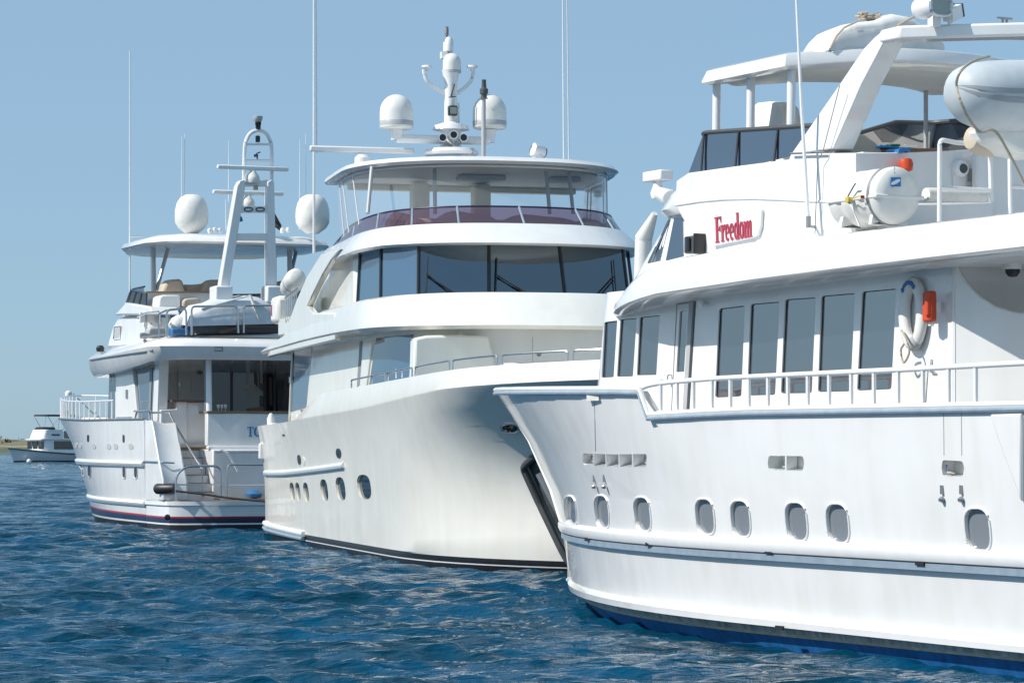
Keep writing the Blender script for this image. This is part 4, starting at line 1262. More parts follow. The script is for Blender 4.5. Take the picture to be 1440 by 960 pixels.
# ================================================================== the cream yacht in the middle, bow towards us
Bf = Frame(1.75, 56.8, .247, -.969)
YB = thing(Bf, (0, 0, 0), 'motor_yacht', 'cream white motor yacht with flared bow and tall mast of domes, in the middle', 'yacht', 'large white motor yachts')
usB = [0, .003, .008, .016, .028, .045, .065, .09, .12, .155, .19, .23, .27, .31, .36, .41, .46, .52, .58, .64, .70, .76, .82, .88, .94, .975, 1.0]
BE = -22.3
tapB = lambda x: 1.0 - .03 * max(0.0, (-10 - x) / 12.5) ** 2 - (.05 * max(0, (-21.4 - x) / 1.0) ** 2)
WLB, DKB = (3.15, 3.27, 9, 3), (6.80, 3.50, 8.3, 3.1)
FW = [0.0, .09, .18, .28, .38, .48, .58, .68, .78, .88, 1.0]
kn = [(-22.3, 3.0), (-17, 3.08), (-13.8, 3.18), (-7, 3.32), (-2, 3.50), (0, 3.57), (7, 3.72)]
zk = S(kn)
zch = S([(-3, .29), (0, .42), (3, .64), (7, .80)])
lvB = [(2.4, 3.0, 9, 3), (3.0, 3.25, 9, 3), (3.05, 3.26, 9, 3), (3.08, 3.265, 9, 3), (3.12, 3.25, 9, 3)] + [(WLB, DKB, .015 + .985 * w ** 3.1) for w in FW] + [(6.87, 3.51, 8.3, 3.1), (6.70, 3.40, 8.2, 3.1)]
zsB = [S([(0, -.7), (1, -.7)]), S([(0, .0), (1, 0)]), S([(0, .13), (1, .13)]), S([(0, .155), (1, .155)]), S([(0, .27), (1, .27)])] + [(lambda x, w=w: zch(x) + (zk(x) - .04 - zch(x)) * w) for w in FW] + [zk,
       S([(-22.3, 3.03), (-15.5, 3.12), (-13.4, 3.60), (-12.6, 3.74), (-9, 3.78), (0, 3.93), (7, 4.08)])]
bm_, rgB = hull(lvB, BE, usB, zsB, 2.7, [1, 1, 2, 1] + [0] * 14, inner=.10, taper=tapB)
bvB = bm_.bvh()
hullB = bm_.build('hull', ['hull_cream', 'antifoul_black', 'trim_white'], YB, smooth=30)
PB_ = [(411, 691, 3.2, 13), (419, 691, 3.2, 13), (430.5, 692, 3.6, 14), (456, 689, 5, 15.5), (479, 687, 6.5, 16.5), (512, 684.5, 9.5, 17.5)]
cuts = []; pp_ = []
for cx, cy, w, h in PB_:
    pts, n = on(Bf, bvB, blob(cx, cy, w, h, 2.8, 20, skew=.12))
    cuts.append(([p + n * .08 for p in pts], -n * .15)); pp_.append((pts, n))
# anchor pocket beside the stem
apx = [(735, 657), (744, 647), (775, 625), (832, 690), (832, 800), (799, 790), (790, 774), (760, 712)]
apts, an = on(Bf, bvB, rq(apx, 6))
cuts.append(([p + an * .25 for p in apts], -an * .45))
cut(hullB, cuts)
for pts, n in pp_:
    c = sum(pts, Vector()) / len(pts)
    MB().prism([c + (p - c) * 1.02 - n * .055 for p in pts], -n * .012).build('porthole', 'dark_glass', hullB)
def bh(px, py, out=0.0):
    p, n = Bf.hit(px, py, bvB); return p + n * out
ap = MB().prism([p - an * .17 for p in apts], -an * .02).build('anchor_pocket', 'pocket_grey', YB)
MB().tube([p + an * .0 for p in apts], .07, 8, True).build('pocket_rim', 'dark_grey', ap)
q = [bh(764, 660, .03), bh(771, 660, .08), bh(812, 745, .08), bh(795, 733, .04)]
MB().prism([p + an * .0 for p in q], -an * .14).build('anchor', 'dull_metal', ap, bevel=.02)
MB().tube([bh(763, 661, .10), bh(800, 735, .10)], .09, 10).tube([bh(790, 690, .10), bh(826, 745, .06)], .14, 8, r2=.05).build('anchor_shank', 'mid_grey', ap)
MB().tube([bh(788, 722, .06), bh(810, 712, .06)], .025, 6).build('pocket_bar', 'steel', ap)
# ornamented hawse on the flare
hw, hn = on(Bf, bvB, blob(718.5, 599.5, 12.5, 6.2, 2.0, 24, skew=.25))
c = sum(hw, Vector()) / len(hw)
ho = MB().prism([c + (p - c) * 1.0 + hn * .02 for p in hw], -hn * .06).build('hawse', 'black_paint', hullB)
MB().tube([c + (p - c) * 1.0 + hn * .03 for p in hw], .028, 8, True).build('hawse_rim', 'steel', ho)
om = MB(); rng = random.Random(5)
for k in range(16):
    a = rng.uniform(0, 6.28); r_ = rng.uniform(.1, .75)
    p = c + (hw[int(a / 6.28 * len(hw)) % len(hw)] - c) * r_ + hn * .035
    om.tube([p, p + (hw[rng.randrange(len(hw))] - c) * .28 + hn * .01], .022, 5)
om.build('hawse_ornament', 'bronze', ho)
# rubbing strakes, exhausts, marks
rub = [bh(x, y, .0) for x, y in ((364, 664), (380, 664.5), (400, 664), (420, 662), (440, 659.5), (460, 657), (484, 653.5))]
MB().tube(rub, .065, 10).build('rub_rail', 'trim_white', hullB)
MB().tube([p + Vector((0, -.03, -.055)) for p in rub], .035, 8).build('rub_rail_shade', 'blue_grey_trim_shade', hullB)  # painted shade line below the rub rail
lr_ = [bh(x, y, .03) for x, y in ((365, 735), (378, 738.5), (395, 743), (412, 747), (429, 750.5))]
MB().tube(lr_, .075, 10).build('stern_strake', 'trim_white', hullB)
MB().tube([p + Vector((0, -.03, -.12)) for p in lr_], .05, 8).build('strake_shade', 'blue_grey_trim_shade', hullB)  # painted shade line below the stern strake
for px, py, w, h, m in ((421, 646, 2.2, 7, 'black_paint'), (427, 648, 1.8, 6, 'dirty_white'), (476.5, 637, 3.4, 7, 'black_paint'), (399, 611.5, 1.5, 1.5, 'black_paint')):
    pts, n = on(Bf, bvB, blob(px, py, w, h, 2.2, 14, skew=.1))
    MB().prism([p + n * .015 for p in pts], -n * .05).build('exhaust_port', m, hullB)
# stern corner fittings
c = bh(369, 634, .0)
MB().box(c, (.25, .18, .42)).tube([c + Vector((0, 0, .2)), c + Vector((0, 0, .55))], .05, 8).build('stern_fairlead', 'trim_white', hullB, bevel=.03)
c = Bf.at(381, 593, y=-3.1)
MB().lathe(c + Vector((0, 0, -.12)), [(.10, 0), (.11, .2), (.05, .34), (0, .36)], n=12).box(c + Vector((.3, 0, -.1)), (.5, .15, .14)).build('stern_bollard', 'trim_white', YB, bevel=.02)
c = [Bf.at(x, y, y=-3.38) for x, y in ((424, 577), (428, 587), (438, 578), (432, 586))]
MB().tube([c[0], c[1]], .03, 6).tube([c[0], c[2]], .03, 6).tube([c[2], c[3]], .05, 6).build('side_cleat', 'dull_metal', YB)

# bow rail in bent steel hoops
zt = S([(-22.3, 3.03), (-15.5, 3.12), (-13.4, 3.60), (-12.6, 3.74), (-9, 3.78), (0, 3.93), (7, 4.08)])
def byl(x):
    t = max(0.0, (x - (6.70 - 8.2)) / 8.2); return 3.40 * (1 - t ** 3.1) * tapB(x) - .05
hoops = [(494, 521), (522.5, 541.5), (545, 580), (584, 632), (637, 699), (706, 800), (807, 860)]
for a, b in hoops:
    def rp_(px):
        best = None
        for k in range(400):
            x = -14 + k * .052
            p = Vector((x, -byl(x), zt(x))); w = Bf.world(p); q = 720 + F * w.x / w.y
            if best is None or abs(q - px) < best[0]: best = (abs(q - px), p)
        return best[1]
    xa_, xb_ = rp_(a), rp_(b)
    N = 6; top = []
    for k in range(N + 1):
        x = xa_.x + (xb_.x - xa_.x) * k / N
        top.append(Vector((x, -byl(x), zt(x) + .19)))
    pth = roundpath([Vector((xa_.x, xa_.y, xa_.z - .02))] + top + [Vector((xb_.x, xb_.y, xb_.z - .02))], .07, 3)
    MB().tube(pth, .021, 8).build('bow_rail', 'steel', YB)
    MB().tube([Vector((p.x, -p.y, p.z)) for p in pth], .021, 6).build('bow_rail', 'steel', YB)

# main deckhouse
hb = MB().loft([nose(-5.0, 2.75, 3.6, -20.3, 2.6, 3.0, 30), nose(-5.1, 2.75, 3.6, -20.3, 4.0, 3.0, 30), nose(-5.3, 2.72, 3.6, -20.0, 5.05, 3.0, 30)])
hbv = hb.bvh()
houseB = hb.build('deckhouse', 'cream_paint', YB)
for q in ([(411, 494), (440, 487), (431, 573), (404.5, 580)], [(529.5, 475), (582, 470), (575, 540), (519, 545)]):
    patch(Bf, hbv, q, .012, .04).build('window', 'blue_glass', houseB)
pts, n = on(Bf, hbv, [(398, 500), (408, 497), (400.5, 585), (388, 592)])
MB().prism([p + n * .05 for p in pts], -n * .1).build('window_pillar', 'cream_paint', houseB)
pts, n = on(Bf, hbv, [(506, 480), (511, 479), (507, 540), (502, 545)])
MB().prism([p + n * .006 for p in pts], -n * .04).build('door_gap', 'mid_grey', houseB)
patch(Bf, hbv, [(513, 478), (526, 477), (517, 545), (508, 547)], .04, .08).build('door_post', 'cream_paint', houseB)
pts, n = on(Bf, hbv, blob(394, 534, 1.6, 4, 3, 10))
MB().prism([p + n * .06 for p in pts], -n * .04).build('side_lamp', 'dull_metal', houseB)
# rounded deck seat in front of the house, and the fore face with its locker seam
pf = [Bf.at(*q, x=-4.2) for q in ((581, 540), (583, 475), (600, 471.5), (640, 470.5), (688, 471.5), (704, 540))]
MB().prism(pf, (-.45, 0, 0)).build('deck_seat', 'cream_paint', YB, bevel=.06)
MB().prism([Bf.at(*q, x=-4.75) for q in ((650, 548), (650, 462), (900, 458), (900, 548))], (-.4, 0, 0)).build('front_bulkhead', 'cool_paint', YB, bevel=.02)
MB().tube([Bf.at(749, 474, x=-4.745), Bf.at(749, 512, x=-4.745)], .006, 5).build('locker_seam', 'tail_grey', YB)
MB().lathe(Bf.at(758, 498, x=-4.74), [(.05, -.01), (.05, .012), (.03, .016)], axis=(1, 0, 0), n=14).build('locker_latch', 'mid_grey', YB)
MB().tube([Bf.at(706, 517, x=-3.6), Bf.at(795, 513, x=-3.6)], .10, 12).build('bow_seat_roll', 'trim_white', YB)

# Portuguese bridge: the deep white band in front of the wheelhouse
def zbB(x): return float(np.interp(x, [-21, -14, -10, -6, -3], [4.92, 5.02, 5.03, 4.99, 4.94]))
def ztB(x): return float(np.interp(x, [-21, -16, -13, -8, -4], [5.0, 5.45, 5.72, 5.74, 5.76]))
pb = MB().loft([nose(-3.6, 3.2, 5.2, -20.6, lambda x: zbB(x) + .02, 2.5, 36), nose(-3.25, 3.36, 5.2, -20.9, zbB, 2.5, 36), nose(-3.15, 3.44, 5.2, -20.9, lambda x: zbB(x) + .08, 2.5, 36),
                nose(-3.45, 3.42, 5.0, -18.8, lambda x: min(zbB(x) + .34, ztB(x) - .02), 2.6, 36), nose(-4.0, 3.34, 4.8, -16.3, lambda x: ztB(x) - .04, 2.7, 36), nose(-4.06, 3.28, 4.8, -16.2, ztB, 2.7, 36), nose(-4.2, 3.2, 4.8, -16.1, lambda x: ztB(x) - .02, 2.7, 36), nose(-4.25, 3.18, 4.8, -16.0, lambda x: zbB(x) + .12, 2.7, 36)])
pbo = pb.build('bridge_bulwark', 'cream_paint', YB, smooth=32)
# swept side panels that carry the brow down to the deck
sw = [(374, 502), (383, 487), (399, 472), (417, 421), (432, 387), (451, 357), (478, 350), (465, 366), (453, 386), (442, 408), (432, 430), (440, 440), (470, 440), (470, 478), (440, 485.5), (408, 493)]
for s in (1, -1):
    pts = [Bf.at(*q, y=-3.40) for q in sw]
    MB().prism([Vector((p.x, -s * 3.40, p.z)) for p in pts], (0, s * .16, 0)).build('side_fairing', 'cream_paint', YB, bevel=.03)
c = Bf.at(434, 425, y=-3.2)
MB().tube([c + Vector((0, 0, -.16)), c + Vector((0, 0, .05))], .085, 12).lathe(c + Vector((0, 0, .05)), [(.085, 0), (.06, .06), (0, .08)], n=12).build('side_light', 'green_plastic', YB)

# wheelhouse with faceted windows
plan0 = [(-5.75, .86), (-6.0, 2.38), (-7.4, 2.92), (-10.2, 3.02)]
def wp(i, s, z):
    x, y = plan0[i]; k = (z - 5.8) / 1.05
    return Vector((x - .24 * k, s * (y - .06 * k), z))
zb0, zt0 = 5.45, 6.95
seq = [(3, -1), (2, -1), (1, -1), (0, -1), (0, 1), (1, 1), (2, 1), (3, 1)]
def ringB(z):
    return [Vector(p + (z,)) for p in ((-15.4, -3.0), (-10.25, -3.0), (-8.9, -2.6), (-8.9, 2.6), (-10.25, 3.0), (-15.4, 3.0))]
wb = MB().loft([ringB(5.0), ringB(zt0)])
wbo = wb.build('wheelhouse', 'cream_paint', YB, smooth=10)
MB().loft([[wp(i, s, 5.1) for i, s in seq], [wp(i, s, 5.70) for i, s in seq]]).build('wheelhouse_front', 'cream_paint', wbo)
MB().loft([[(-8.9, -2.55, z), (-6.5, -2.35, z), (-6.25, -.9, z), (-6.25, .9, z), (-6.5, 2.35, z), (-8.9, 2.55, z)] for z in (6.80, 6.84)]).build('wheelhouse_ceiling', 'interior_white', wbo)
MB().box((-6.9, 0, 5.78), (.7, 3.4, .22)).build('dashboard', 'black_paint', wbo, bevel=.05)
for y in (-1.1, .55):
    MB().box((-7.7, y, 6.0), (.45, .55, .75)).build('helm_seat', 'dark_grey', wbo, bevel=.08)
for y, w, z in ((-1.5, .95, 6.25), (.35, .6, 6.25), (1.25, .5, 6.3), (2.05, .5, 6.25)):
    MB().box((-8.88, y, z), (.06, w, .36)).build('daylit_window_panel', 'canvas_white', wbo)  # opaque white panels: daylight in the rear windows put into the colour
for y, w in ((-1.5, 1.3), (0, 1.4), (1.5, 1.3)):
    rs = []
    for k in range(9):
        u = k / 8; yy = y - w / 2 + w * u; d_ = .16 + .13 * math.sin(math.pi * u)
        rs.append([(-6.75, yy, 6.82), (-6.72, yy, 6.82), (-6.72, yy, 6.82 - d_), (-6.75, yy, 6.82 - d_)])
    MB().loft(rs).build('valance', 'soffit', wbo)
za, zc = 5.70, 6.90
gl = [(0, 1), (1, 2), (2, 3), (3, 4), (4, 5), (5, 6), (6, 7)]
for a, b in gl:
    pa0, pa1 = wp(*seq[a], za), wp(*seq[a], zc); pb0, pb1 = wp(*seq[b], za), wp(*seq[b], zc)
    if (a, b) == (0, 1):
        pa0 = pb0 + (pa0 - pb0) * .80; pa1 = pb1 + (pa1 - pb1) * .72
    if (a, b) == (6, 7):
        pb0 = pa0 + (pb0 - pa0) * .80; pb1 = pa1 + (pb1 - pa1) * .72
    n = (pb0 - pa0).cross(pa1 - pa0).normalized()
    if n.x < 0 and abs(n.x) > .3 or (abs(n.x) <= .3 and n.y * pa0.y < 0): n = -n
    e = .012
    sh = (pb0 - pa0).normalized() * .035
    w_ = MB().prism([pa0 + sh + n * e, pb0 - sh + n * e, pb1 - sh + n * e, pa1 + sh + n * e], -n * .02)
    wo_ = w_.build('window', 'blue_glass' if a in (0, 1, 5, 6) else 'tinted_screen', wbo)
    MB().tube([pa0 + n * .01, pa1 + n * .01], .045, 6).build('window_frame', 'black_paint', wo_.parent)
MB().tube([wp(i, s, za - .02) + Vector((.02, 0, 0)) for i, s in seq], .03, 6).build('window_sill', 'black_paint', wbo)
# blinds and chart table glimpsed behind the panes: pale valance along the top
# wipers
def pane_pt(a, b, t, z, out=.05):
    p = wp(*seq[a], z) * (1 - t) + wp(*seq[b], z) * t
    return p + Vector((out, 0, out * .3))
for a, b, t0, t1, zt1 in ((2, 3, .50, .10, 6.45), (3, 4, .52, .08, 6.45), (4, 5, .45, .80, 6.4)):
    w = MB()
    base = pane_pt(a, b, t0, 5.74, .07)
    tip = pane_pt(a, b, t1, 6.22, .08)
    w.tube([base, tip], .014, 6).tube([base + Vector((0, .1, 0)), tip + Vector((0, .03, -.05))], .010, 6).tube([pane_pt(a, b, t1, 5.85, .07), pane_pt(a, b, t1 + .02, 6.6, .07)], .014, 6).box(base, (.1, .16, .10))
    w.build('wiper', 'black_rubber', wbo)

# brow and flybridge coaming
def zlB(x): return float(np.interp(x, [-19, -14, -10, -7, -5], [6.55, 6.72, 6.82, 6.86, 6.84]))
def zuB(x): return float(np.interp(x, [-19, -14, -11, -8, -5], [7.20, 7.22, 7.28, 7.36, 7.38]))
bw = MB().loft([nose(-5.9, 2.9, 4.0, -13.0, lambda x: zlB(x) + .06, 2.6, 36), nose(-5.25, 3.26, 4.2, -13.2, zlB, 2.5, 36), nose(-5.15, 3.34, 4.2, -13.2, lambda x: zlB(x) + .05, 2.5, 36), nose(-5.3, 3.34, 4.2, -13.1, lambda x: zlB(x) + .16, 2.5, 36),
                nose(-5.85, 3.14, 4.0, -12.9, lambda x: zuB(x) - .04, 2.5, 36), nose(-5.9, 3.1, 4.0, -12.9, zuB, 2.5, 36), nose(-6.05, 3.02, 4.0, -12.8, lambda x: zuB(x) - .02, 2.5, 36), nose(-6.1, 3.0, 4.0, -12.8, lambda x: zuB(x) - .30, 2.5, 36)])
bro = bw.build('brow', 'white_paint', YB, smooth=32)
# tinted wind deflector round the flybridge
b0 = nose(-5.98, 3.06, 4.0, -13.5, zuB, 2.5, 40)
b1 = nose(-6.45, 2.92, 3.9, -13.5, lambda x: zuB(x) + float(np.interp(x, [-13.5, -12.5, -11, -6], [.02, .16, .36, .42])), 2.5, 40)
ws_ = MB().loft([b0, b1], False, False)
wso = ws_.build('wind_deflector', 'purple_acrylic', YB)
MB().tube(b1, .022, 6).build('deflector_rail', 'navy_paint', wso)
for k in range(6, len(b0) - 6, 5):
    MB().tube([b0[k], b1[k]], .028, 6).build('deflector_post', 'blue_grey_trim_shade', wso)

# roof of the flybridge with clear side curtains
rz0 = lambda x: float(np.interp(x, [-17, -12.3, -10, -7.2], [8.72, 8.74, 8.82, 8.82]))
rf = MB().loft([nose(-7.6, 2.95, 3.6, -12.2, lambda x: rz0(x) + .0, 2.5, 36), nose(-7.15, 3.22, 3.8, -12.4, lambda x: rz0(x) - .02, 2.5, 36), nose(-7.05, 3.28, 3.8, -12.4, lambda x: rz0(x) + .04, 2.5, 36), nose(-7.2, 3.24, 3.8, -12.35, lambda x: rz0(x) + .14, 2.5, 36), nose(-8.3, 2.6, 3.4, -12.2, lambda x: rz0(x) + .26, 2.5, 36), nose(-9.6, 1.6, 2.0, -12.0, lambda x: rz0(x) + .31, 2.5, 36)])
roofB = rf.build('hardtop', 'white_paint', YB, smooth=32)
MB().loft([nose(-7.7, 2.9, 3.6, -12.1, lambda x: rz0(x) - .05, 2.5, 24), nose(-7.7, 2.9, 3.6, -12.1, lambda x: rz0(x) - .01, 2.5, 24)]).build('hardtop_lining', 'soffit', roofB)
c0 = nose(-7.0, 2.96, 3.7, -11.9, lambda x: zuB(x) + .12, 2.5, 36); c1 = nose(-7.4, 3.06, 3.7, -11.9, lambda x: rz0(x) - .02, 2.5, 36)
cvo = MB().loft([c0, c1], False, False).build('clear_curtain', 'clear_vinyl', YB)
zp = MB()
for k in (2, 4, 8, 11, len(c0) - 9, len(c0) - 6, len(c0) - 3):
    zp.tube([c0[k], c1[k]], .018, 5)
zp.tube([p + Vector((0, 0, -.03)) for p in c1], .03, 6)
zp.build('curtain_seam', 'trim_white', cvo)
for px, px2 in ((611, 612), (768, 773), (523, 517), (800, 806)):
    a = Bf.at(px, 252, x=-8.4); b = Bf.at(px2, 300, x=-8.0)
    MB().tube([b, Vector((a.x, a.y, 8.78))], .045, 8).build('roof_strut', 'tail_grey', roofB)
for px in (590, 676):
    y = Bf.at(px, 270, x=-11.2).y
    MB().box((-11.2, y, 7.9), (.5, .40, 1.6)).build('roof_pillar', 'cream_trim', roofB, bevel=.06)
MB().box((-11.9, 0, 8.64), (.3, 5.6, .14)).build('aft_beam', 'cream_trim', roofB, bevel=.04)
for y, w in ((-.1, 1.1), (1.9, .7)):
    MB().box((-9.6, y, 8.70), (.5, w, .10)).build('ceiling_speaker', 'tail_grey', roofB, bevel=.03)
MB().box((-10.3, 0, 7.0), (4.6, 5.4, .1)).build('flybridge_sole', 'soffit', YB)
MB().box((-7.9, 0, 7.35), (.9, 4.4, .45)).build('helm_console', 'canvas_beige', YB, bevel=.1)

def on_fly(name, lab, cat, x, y, w, d, h, col, z0=7.22):
    rs = []
    for k in range(9):
        u = k / 8; yy = y - w / 2 + w * u
        hh = h * (.62 + .38 * math.sin(math.pi * min(1, max(0, u * .9 + .1))) + .06 * math.sin(u * 9))
        rs.append([(x - d / 2, yy, z0), (x + d / 2, yy, z0), (x + d / 2 - .1, yy, z0 + hh * .8), (x, yy, z0 + hh), (x - d / 2, yy, z0 + hh * .9)])
    t = MB().loft(rs).build('covered_seat', col, YB, smooth=60)
    MB().box((x, y, z0 - .06), (d * .8, w * .8, .3)).build('seat_base', 'soffit', t)
on_fly('covered_seat', 'brown covered seat under the middle yacht hardtop, nearest the mast column', 'seat', -9.2, -.5, 1.5, .9, .68, 'canvas_beige')
on_fly('covered_seat', 'long low covered settee right of centre under the middle yacht hardtop', 'seat', -9.0, 1.2, 1.9, .9, .62, 'canvas_beige')
on_fly('covered_seat', 'small dark covered seat at the left end under the middle yacht hardtop', 'seat', -9.4, -2.0, .7, .7, .66, 'brown_wood')
on_fly('covered_seat', 'small dark covered seat at the right end under the middle yacht hardtop', 'seat', -9.6, 2.55, .7, .7, .62, 'brown_wood')

# mast with domes
MX = -11.0
def m_(px, py, dx=0.0): return Bf.at(px, py, x=MX + dx)
mast = MB()
cx = m_(633, 210)
mz = lambda py: m_(633, py).z
y0 = m_(634, 200).y
mast.lathe((MX, y0, mz(219)), [(.62, 0), (.66, .06), (.60, .14), (.25, .20), (.24, mz(185) - mz(219)), (.44, mz(183) - mz(219)), (.40, mz(177) - mz(219)), (.16, mz(172) - mz(219)), (.15, mz(120) - mz(219)), (.20, mz(103) - mz(219)), (.22, mz(99) - mz(219))], n=20)
masto = mast.build('mast', 'trim_white', YB)
for px in (557.5, 688.5):
    c = m_(px, 182)
    MB().tube([(MX, y0, mz(197)), (MX, c.y, mz(197))], .10, 8).tube([(MX, c.y, mz(199)), (MX, c.y, mz(181))], .13, 8, r2=.17).build('dome_arm', 'trim_white', masto)
    r_ = (m_(px + 23.2, 160).y - m_(px - 23.2, 160).y) / 2
    dm = dome(MB(), (MX, c.y, m_(px, 182).z), r_, m_(px, 133).z - m_(px, 182).z).build('satellite_dome', 'fibreglass', masto, smooth=60)
    MB().lathe((MX, c.y, c.z + .06), [(r_ * .93, 0), (r_ * 1.0, .02), (r_ * 1.005, .13), (r_ * .99, .14)], n=28).build('dome_band', 'dome_band', masto)
c = m_(635.5, 101); r_ = .20
dome(MB(), (MX, c.y, c.z), (m_(648, 90).y - m_(623, 90).y) / 2, m_(635, 75).z - c.z).build('satellite_dome', 'fibreglass', masto, smooth=60)
MB().lathe((MX, c.y, c.z - .04), [(.2, 0), (.22, .02), (.22, .06)], n=20).build('dome_band', 'dome_band', masto)
MB().tube([m_(630, 76, -.3), m_(630, 60, -.3)], .12, 10).lathe(m_(631.5, 72, -.1), [(.10, 0), (.11, .12), (.10, .26), (.06, .32), (0, .34)], n=14).box(m_(624, 78, -.2), (.2, .14, .16)).build('camera', 'trim_white', masto)
MB().tube([m_(629, 60, -.3), m_(628, 48, -.3)], .02, 6).lathe(m_(628, 50, -.3), [(.05, 0), (.05, .16), (.03, .2)], n=10).tube([m_(628, 44, -.3), m_(628, 38, -.3)], .045, 8).build('mast_lamp', 'mid_grey', masto)
for s_, pts in ((1, ((632, 134), (620, 128), (602, 116), (597, 105), (596, 98))), (2, ((632, 136), (645, 130), (660, 117), (665, 106), (666, 98)))):
    MB().tube(smoothpath([m_(*q) for q in pts], 4), .045, 8).build('antenna_arm', 'trim_white', masto)
for px in (601, 664):
    c = m_(px, 95)
    MB().lathe(c, [(.04, -.08), (.06, -.02), (.14, .0), (.13, .04), (0, .06)], n=14).build('gps_antenna', 'trim_white', masto)
c = m_(636.5, 156, .25)
fl2 = MB().box(c, (.16, .22, .24)).build('floodlight', 'black_paint', masto, bevel=.03)
MB().prism([c + Vector((.085, dy, dz)) for dy, dz in ((-.08, -.08), (.08, -.08), (.08, .08), (-.08, .08))], (.006, 0, 0)).build('floodlight_glass', 'lamp_glass', masto)
for px, py in ((622.5, 193.5), (638, 189.5), (652, 193.5)):
    c = m_(px, py, .42)
    h_ = MB().lathe(c, [(.05, -.35), (.06, -.1), (.10, 0), (.105, .02), (.085, .02), (.06, -.06), (.0, -.06)], axis=(1, 0, -.05), n=18).build('horn', 'trim_white', masto)
    MB().lathe(c + Vector((.005, 0, 0)), [(.082, 0), (.08, .006), (0, .006)], axis=(1, 0, -.05), n=16).build('horn_mouth', 'black_paint', masto)
bt_ = MB(); rng = random.Random(8)
for k in range(22):
    p = m_(rng.uniform(622, 650), rng.uniform(197, 205), .3); bt_.tube([p, p + Vector((0, rng.uniform(-.1, .1), rng.uniform(-.08, .08)))], .018, 5)
bt_.build('mast_wiring', 'dull_metal', masto)
MB().tube([m_(646, 220), m_(645, 145)], .022, 6).build('pole', 'trim_white', masto)
MB().tube([m_(634, 136, .2), m_(639, 118, .2)], .02, 6).tube([m_(631, 137, .2), m_(641, 136, .2)], .014, 6).build('anemometer', 'dark_grey', masto)
pl = MB().tube([m_(680, 221, .5), m_(680, 139, .5)], .055, 10).build('light_pole', 'tail_grey', YB)
MB().lathe(m_(680.5, 139, .5), [(.10, 0), (.07, .03), (.07, .10), (.10, .12), (.10, .22), (.06, .26), (.05, .42), (.06, .44), (0, .46)], n=14).build('pole_lamp', 'dark_grey', pl)
# radar bar on the roof edge
c = Bf.at(509, 211, x=-11.4)
w_ = (Bf.at(581, 211, x=-11.4).y - Bf.at(435, 211, x=-11.4).y)
rd = MB().lathe((c.x, c.y, Bf.at(509, 232, x=-11.4).z), [(.2, 0), (.2, .16), (.12, .24)], n=16).build('radar_pedestal', 'trim_white', YB)
MB().box(c, (.14, w_, .14)).build('radar_bar', 'trim_white', rd, bevel=.03)
c = Bf.at(755, 212, x=-10.5)
so = MB().lathe(Bf.at(756, 219, x=-10.5), [(.14, -.05), (.14, .05), (.1, .08)], n=14).lathe(c, [(.12, -.2), (.15, -.15), (.16, .12), (.13, .14)], axis=(.3, -1, .25), n=16).build('searchlight', 'trim_white', YB)
MB().lathe(c + Vector((-.05, .17, -.04)), [(.12, 0), (.13, .03), (.10, .05), (0, .05)], axis=(-.3, 1, -.25), n=16).build('searchlight_back', 'dark_grey', so)
c = m_(657, 214, .4); MB().box(c, (.2, .28, .22)).build('roof_box', 'tail_grey', YB, bevel=.03)
for px in (675, 701):
    MB().lathe(Bf.at(px, 224, x=-8.6), [(.03, 0), (.07, .02), (0, .03)], n=10).build('roof_fitting', 'dull_metal', roofB)
for p0, p1, r0 in (((441.5, 356), (441.5, -20), .035), ((445.5, 215), (444.5, -20), .018), ((793, 240), (791, -20), .020), ((800, 240), (797, -20), .026)):
    xq = -13.5 if p0[0] < 500 else -12
    a = Bf.at(*p0, x=xq); b = Bf.at(*p1, x=xq)
    MB().tube([a, a + (b - a) * .5, b], r0, 8, r2=r0 * .7).build('whip_antenna', 'trim_white', YB)
# white life rafts on the side deck
c = Bf.at(412, 397, y=-3.1)
u = (Bf.at(427, 378, y=-3.1) - Bf.at(404, 412, y=-3.1)).normalized()
cr_ = thing(Bf, (c.x, c.y, c.z - .5), 'life_raft_canister', 'white life raft case tilted against the middle yacht side, above the other one', 'life raft', 'life raft cases')
MB().lathe(c - u * .75, [(.14, .1), (.24, .15), (.26, .3), (.26, 1.1), (.24, 1.25), (.14, 1.32)], axis=u, n=20).build('case', 'fibreglass', cr_, smooth=50)
MB().lathe(c - u * .05, [(.255, 0), (.27, .02), (.27, .1), (.255, .12)], axis=u, n=20).build('strap', 'tail_grey', cr_)
c = Bf.at(396, 436, y=-3.15)
cr2 = thing(Bf, (c.x, c.y, c.z - .35), 'life_raft_canister', 'upright white raft case with a small red mark on the middle yacht rail', 'life raft', 'life raft cases')
MB().box(c, (.9, .45, .72)).build('case', 'fibreglass', cr2, bevel=.12)
MB().box(c + Vector((-.2, -.23, 0)), (.08, .02, .28)).build('case_mark', 'red_paint', cr2)
ra = MB()
for k in range(6):
    a = Bf.at(402 + k * 3.0, 418 - k * 2.5, y=-3.32); ra.tube([a, a + Vector((0, 0, -.65))], .02, 5)
ra.tube([Bf.at(401, 419, y=-3.32), Bf.at(420, 404, y=-3.32)], .022, 6)
ra.build('side_rail', 'steel', YB)
MB().box((-17.8, -3.15, 5.55), (2.2, .3, .5)).build('side_deck_coaming', 'cream_paint', YB, bevel=.08)

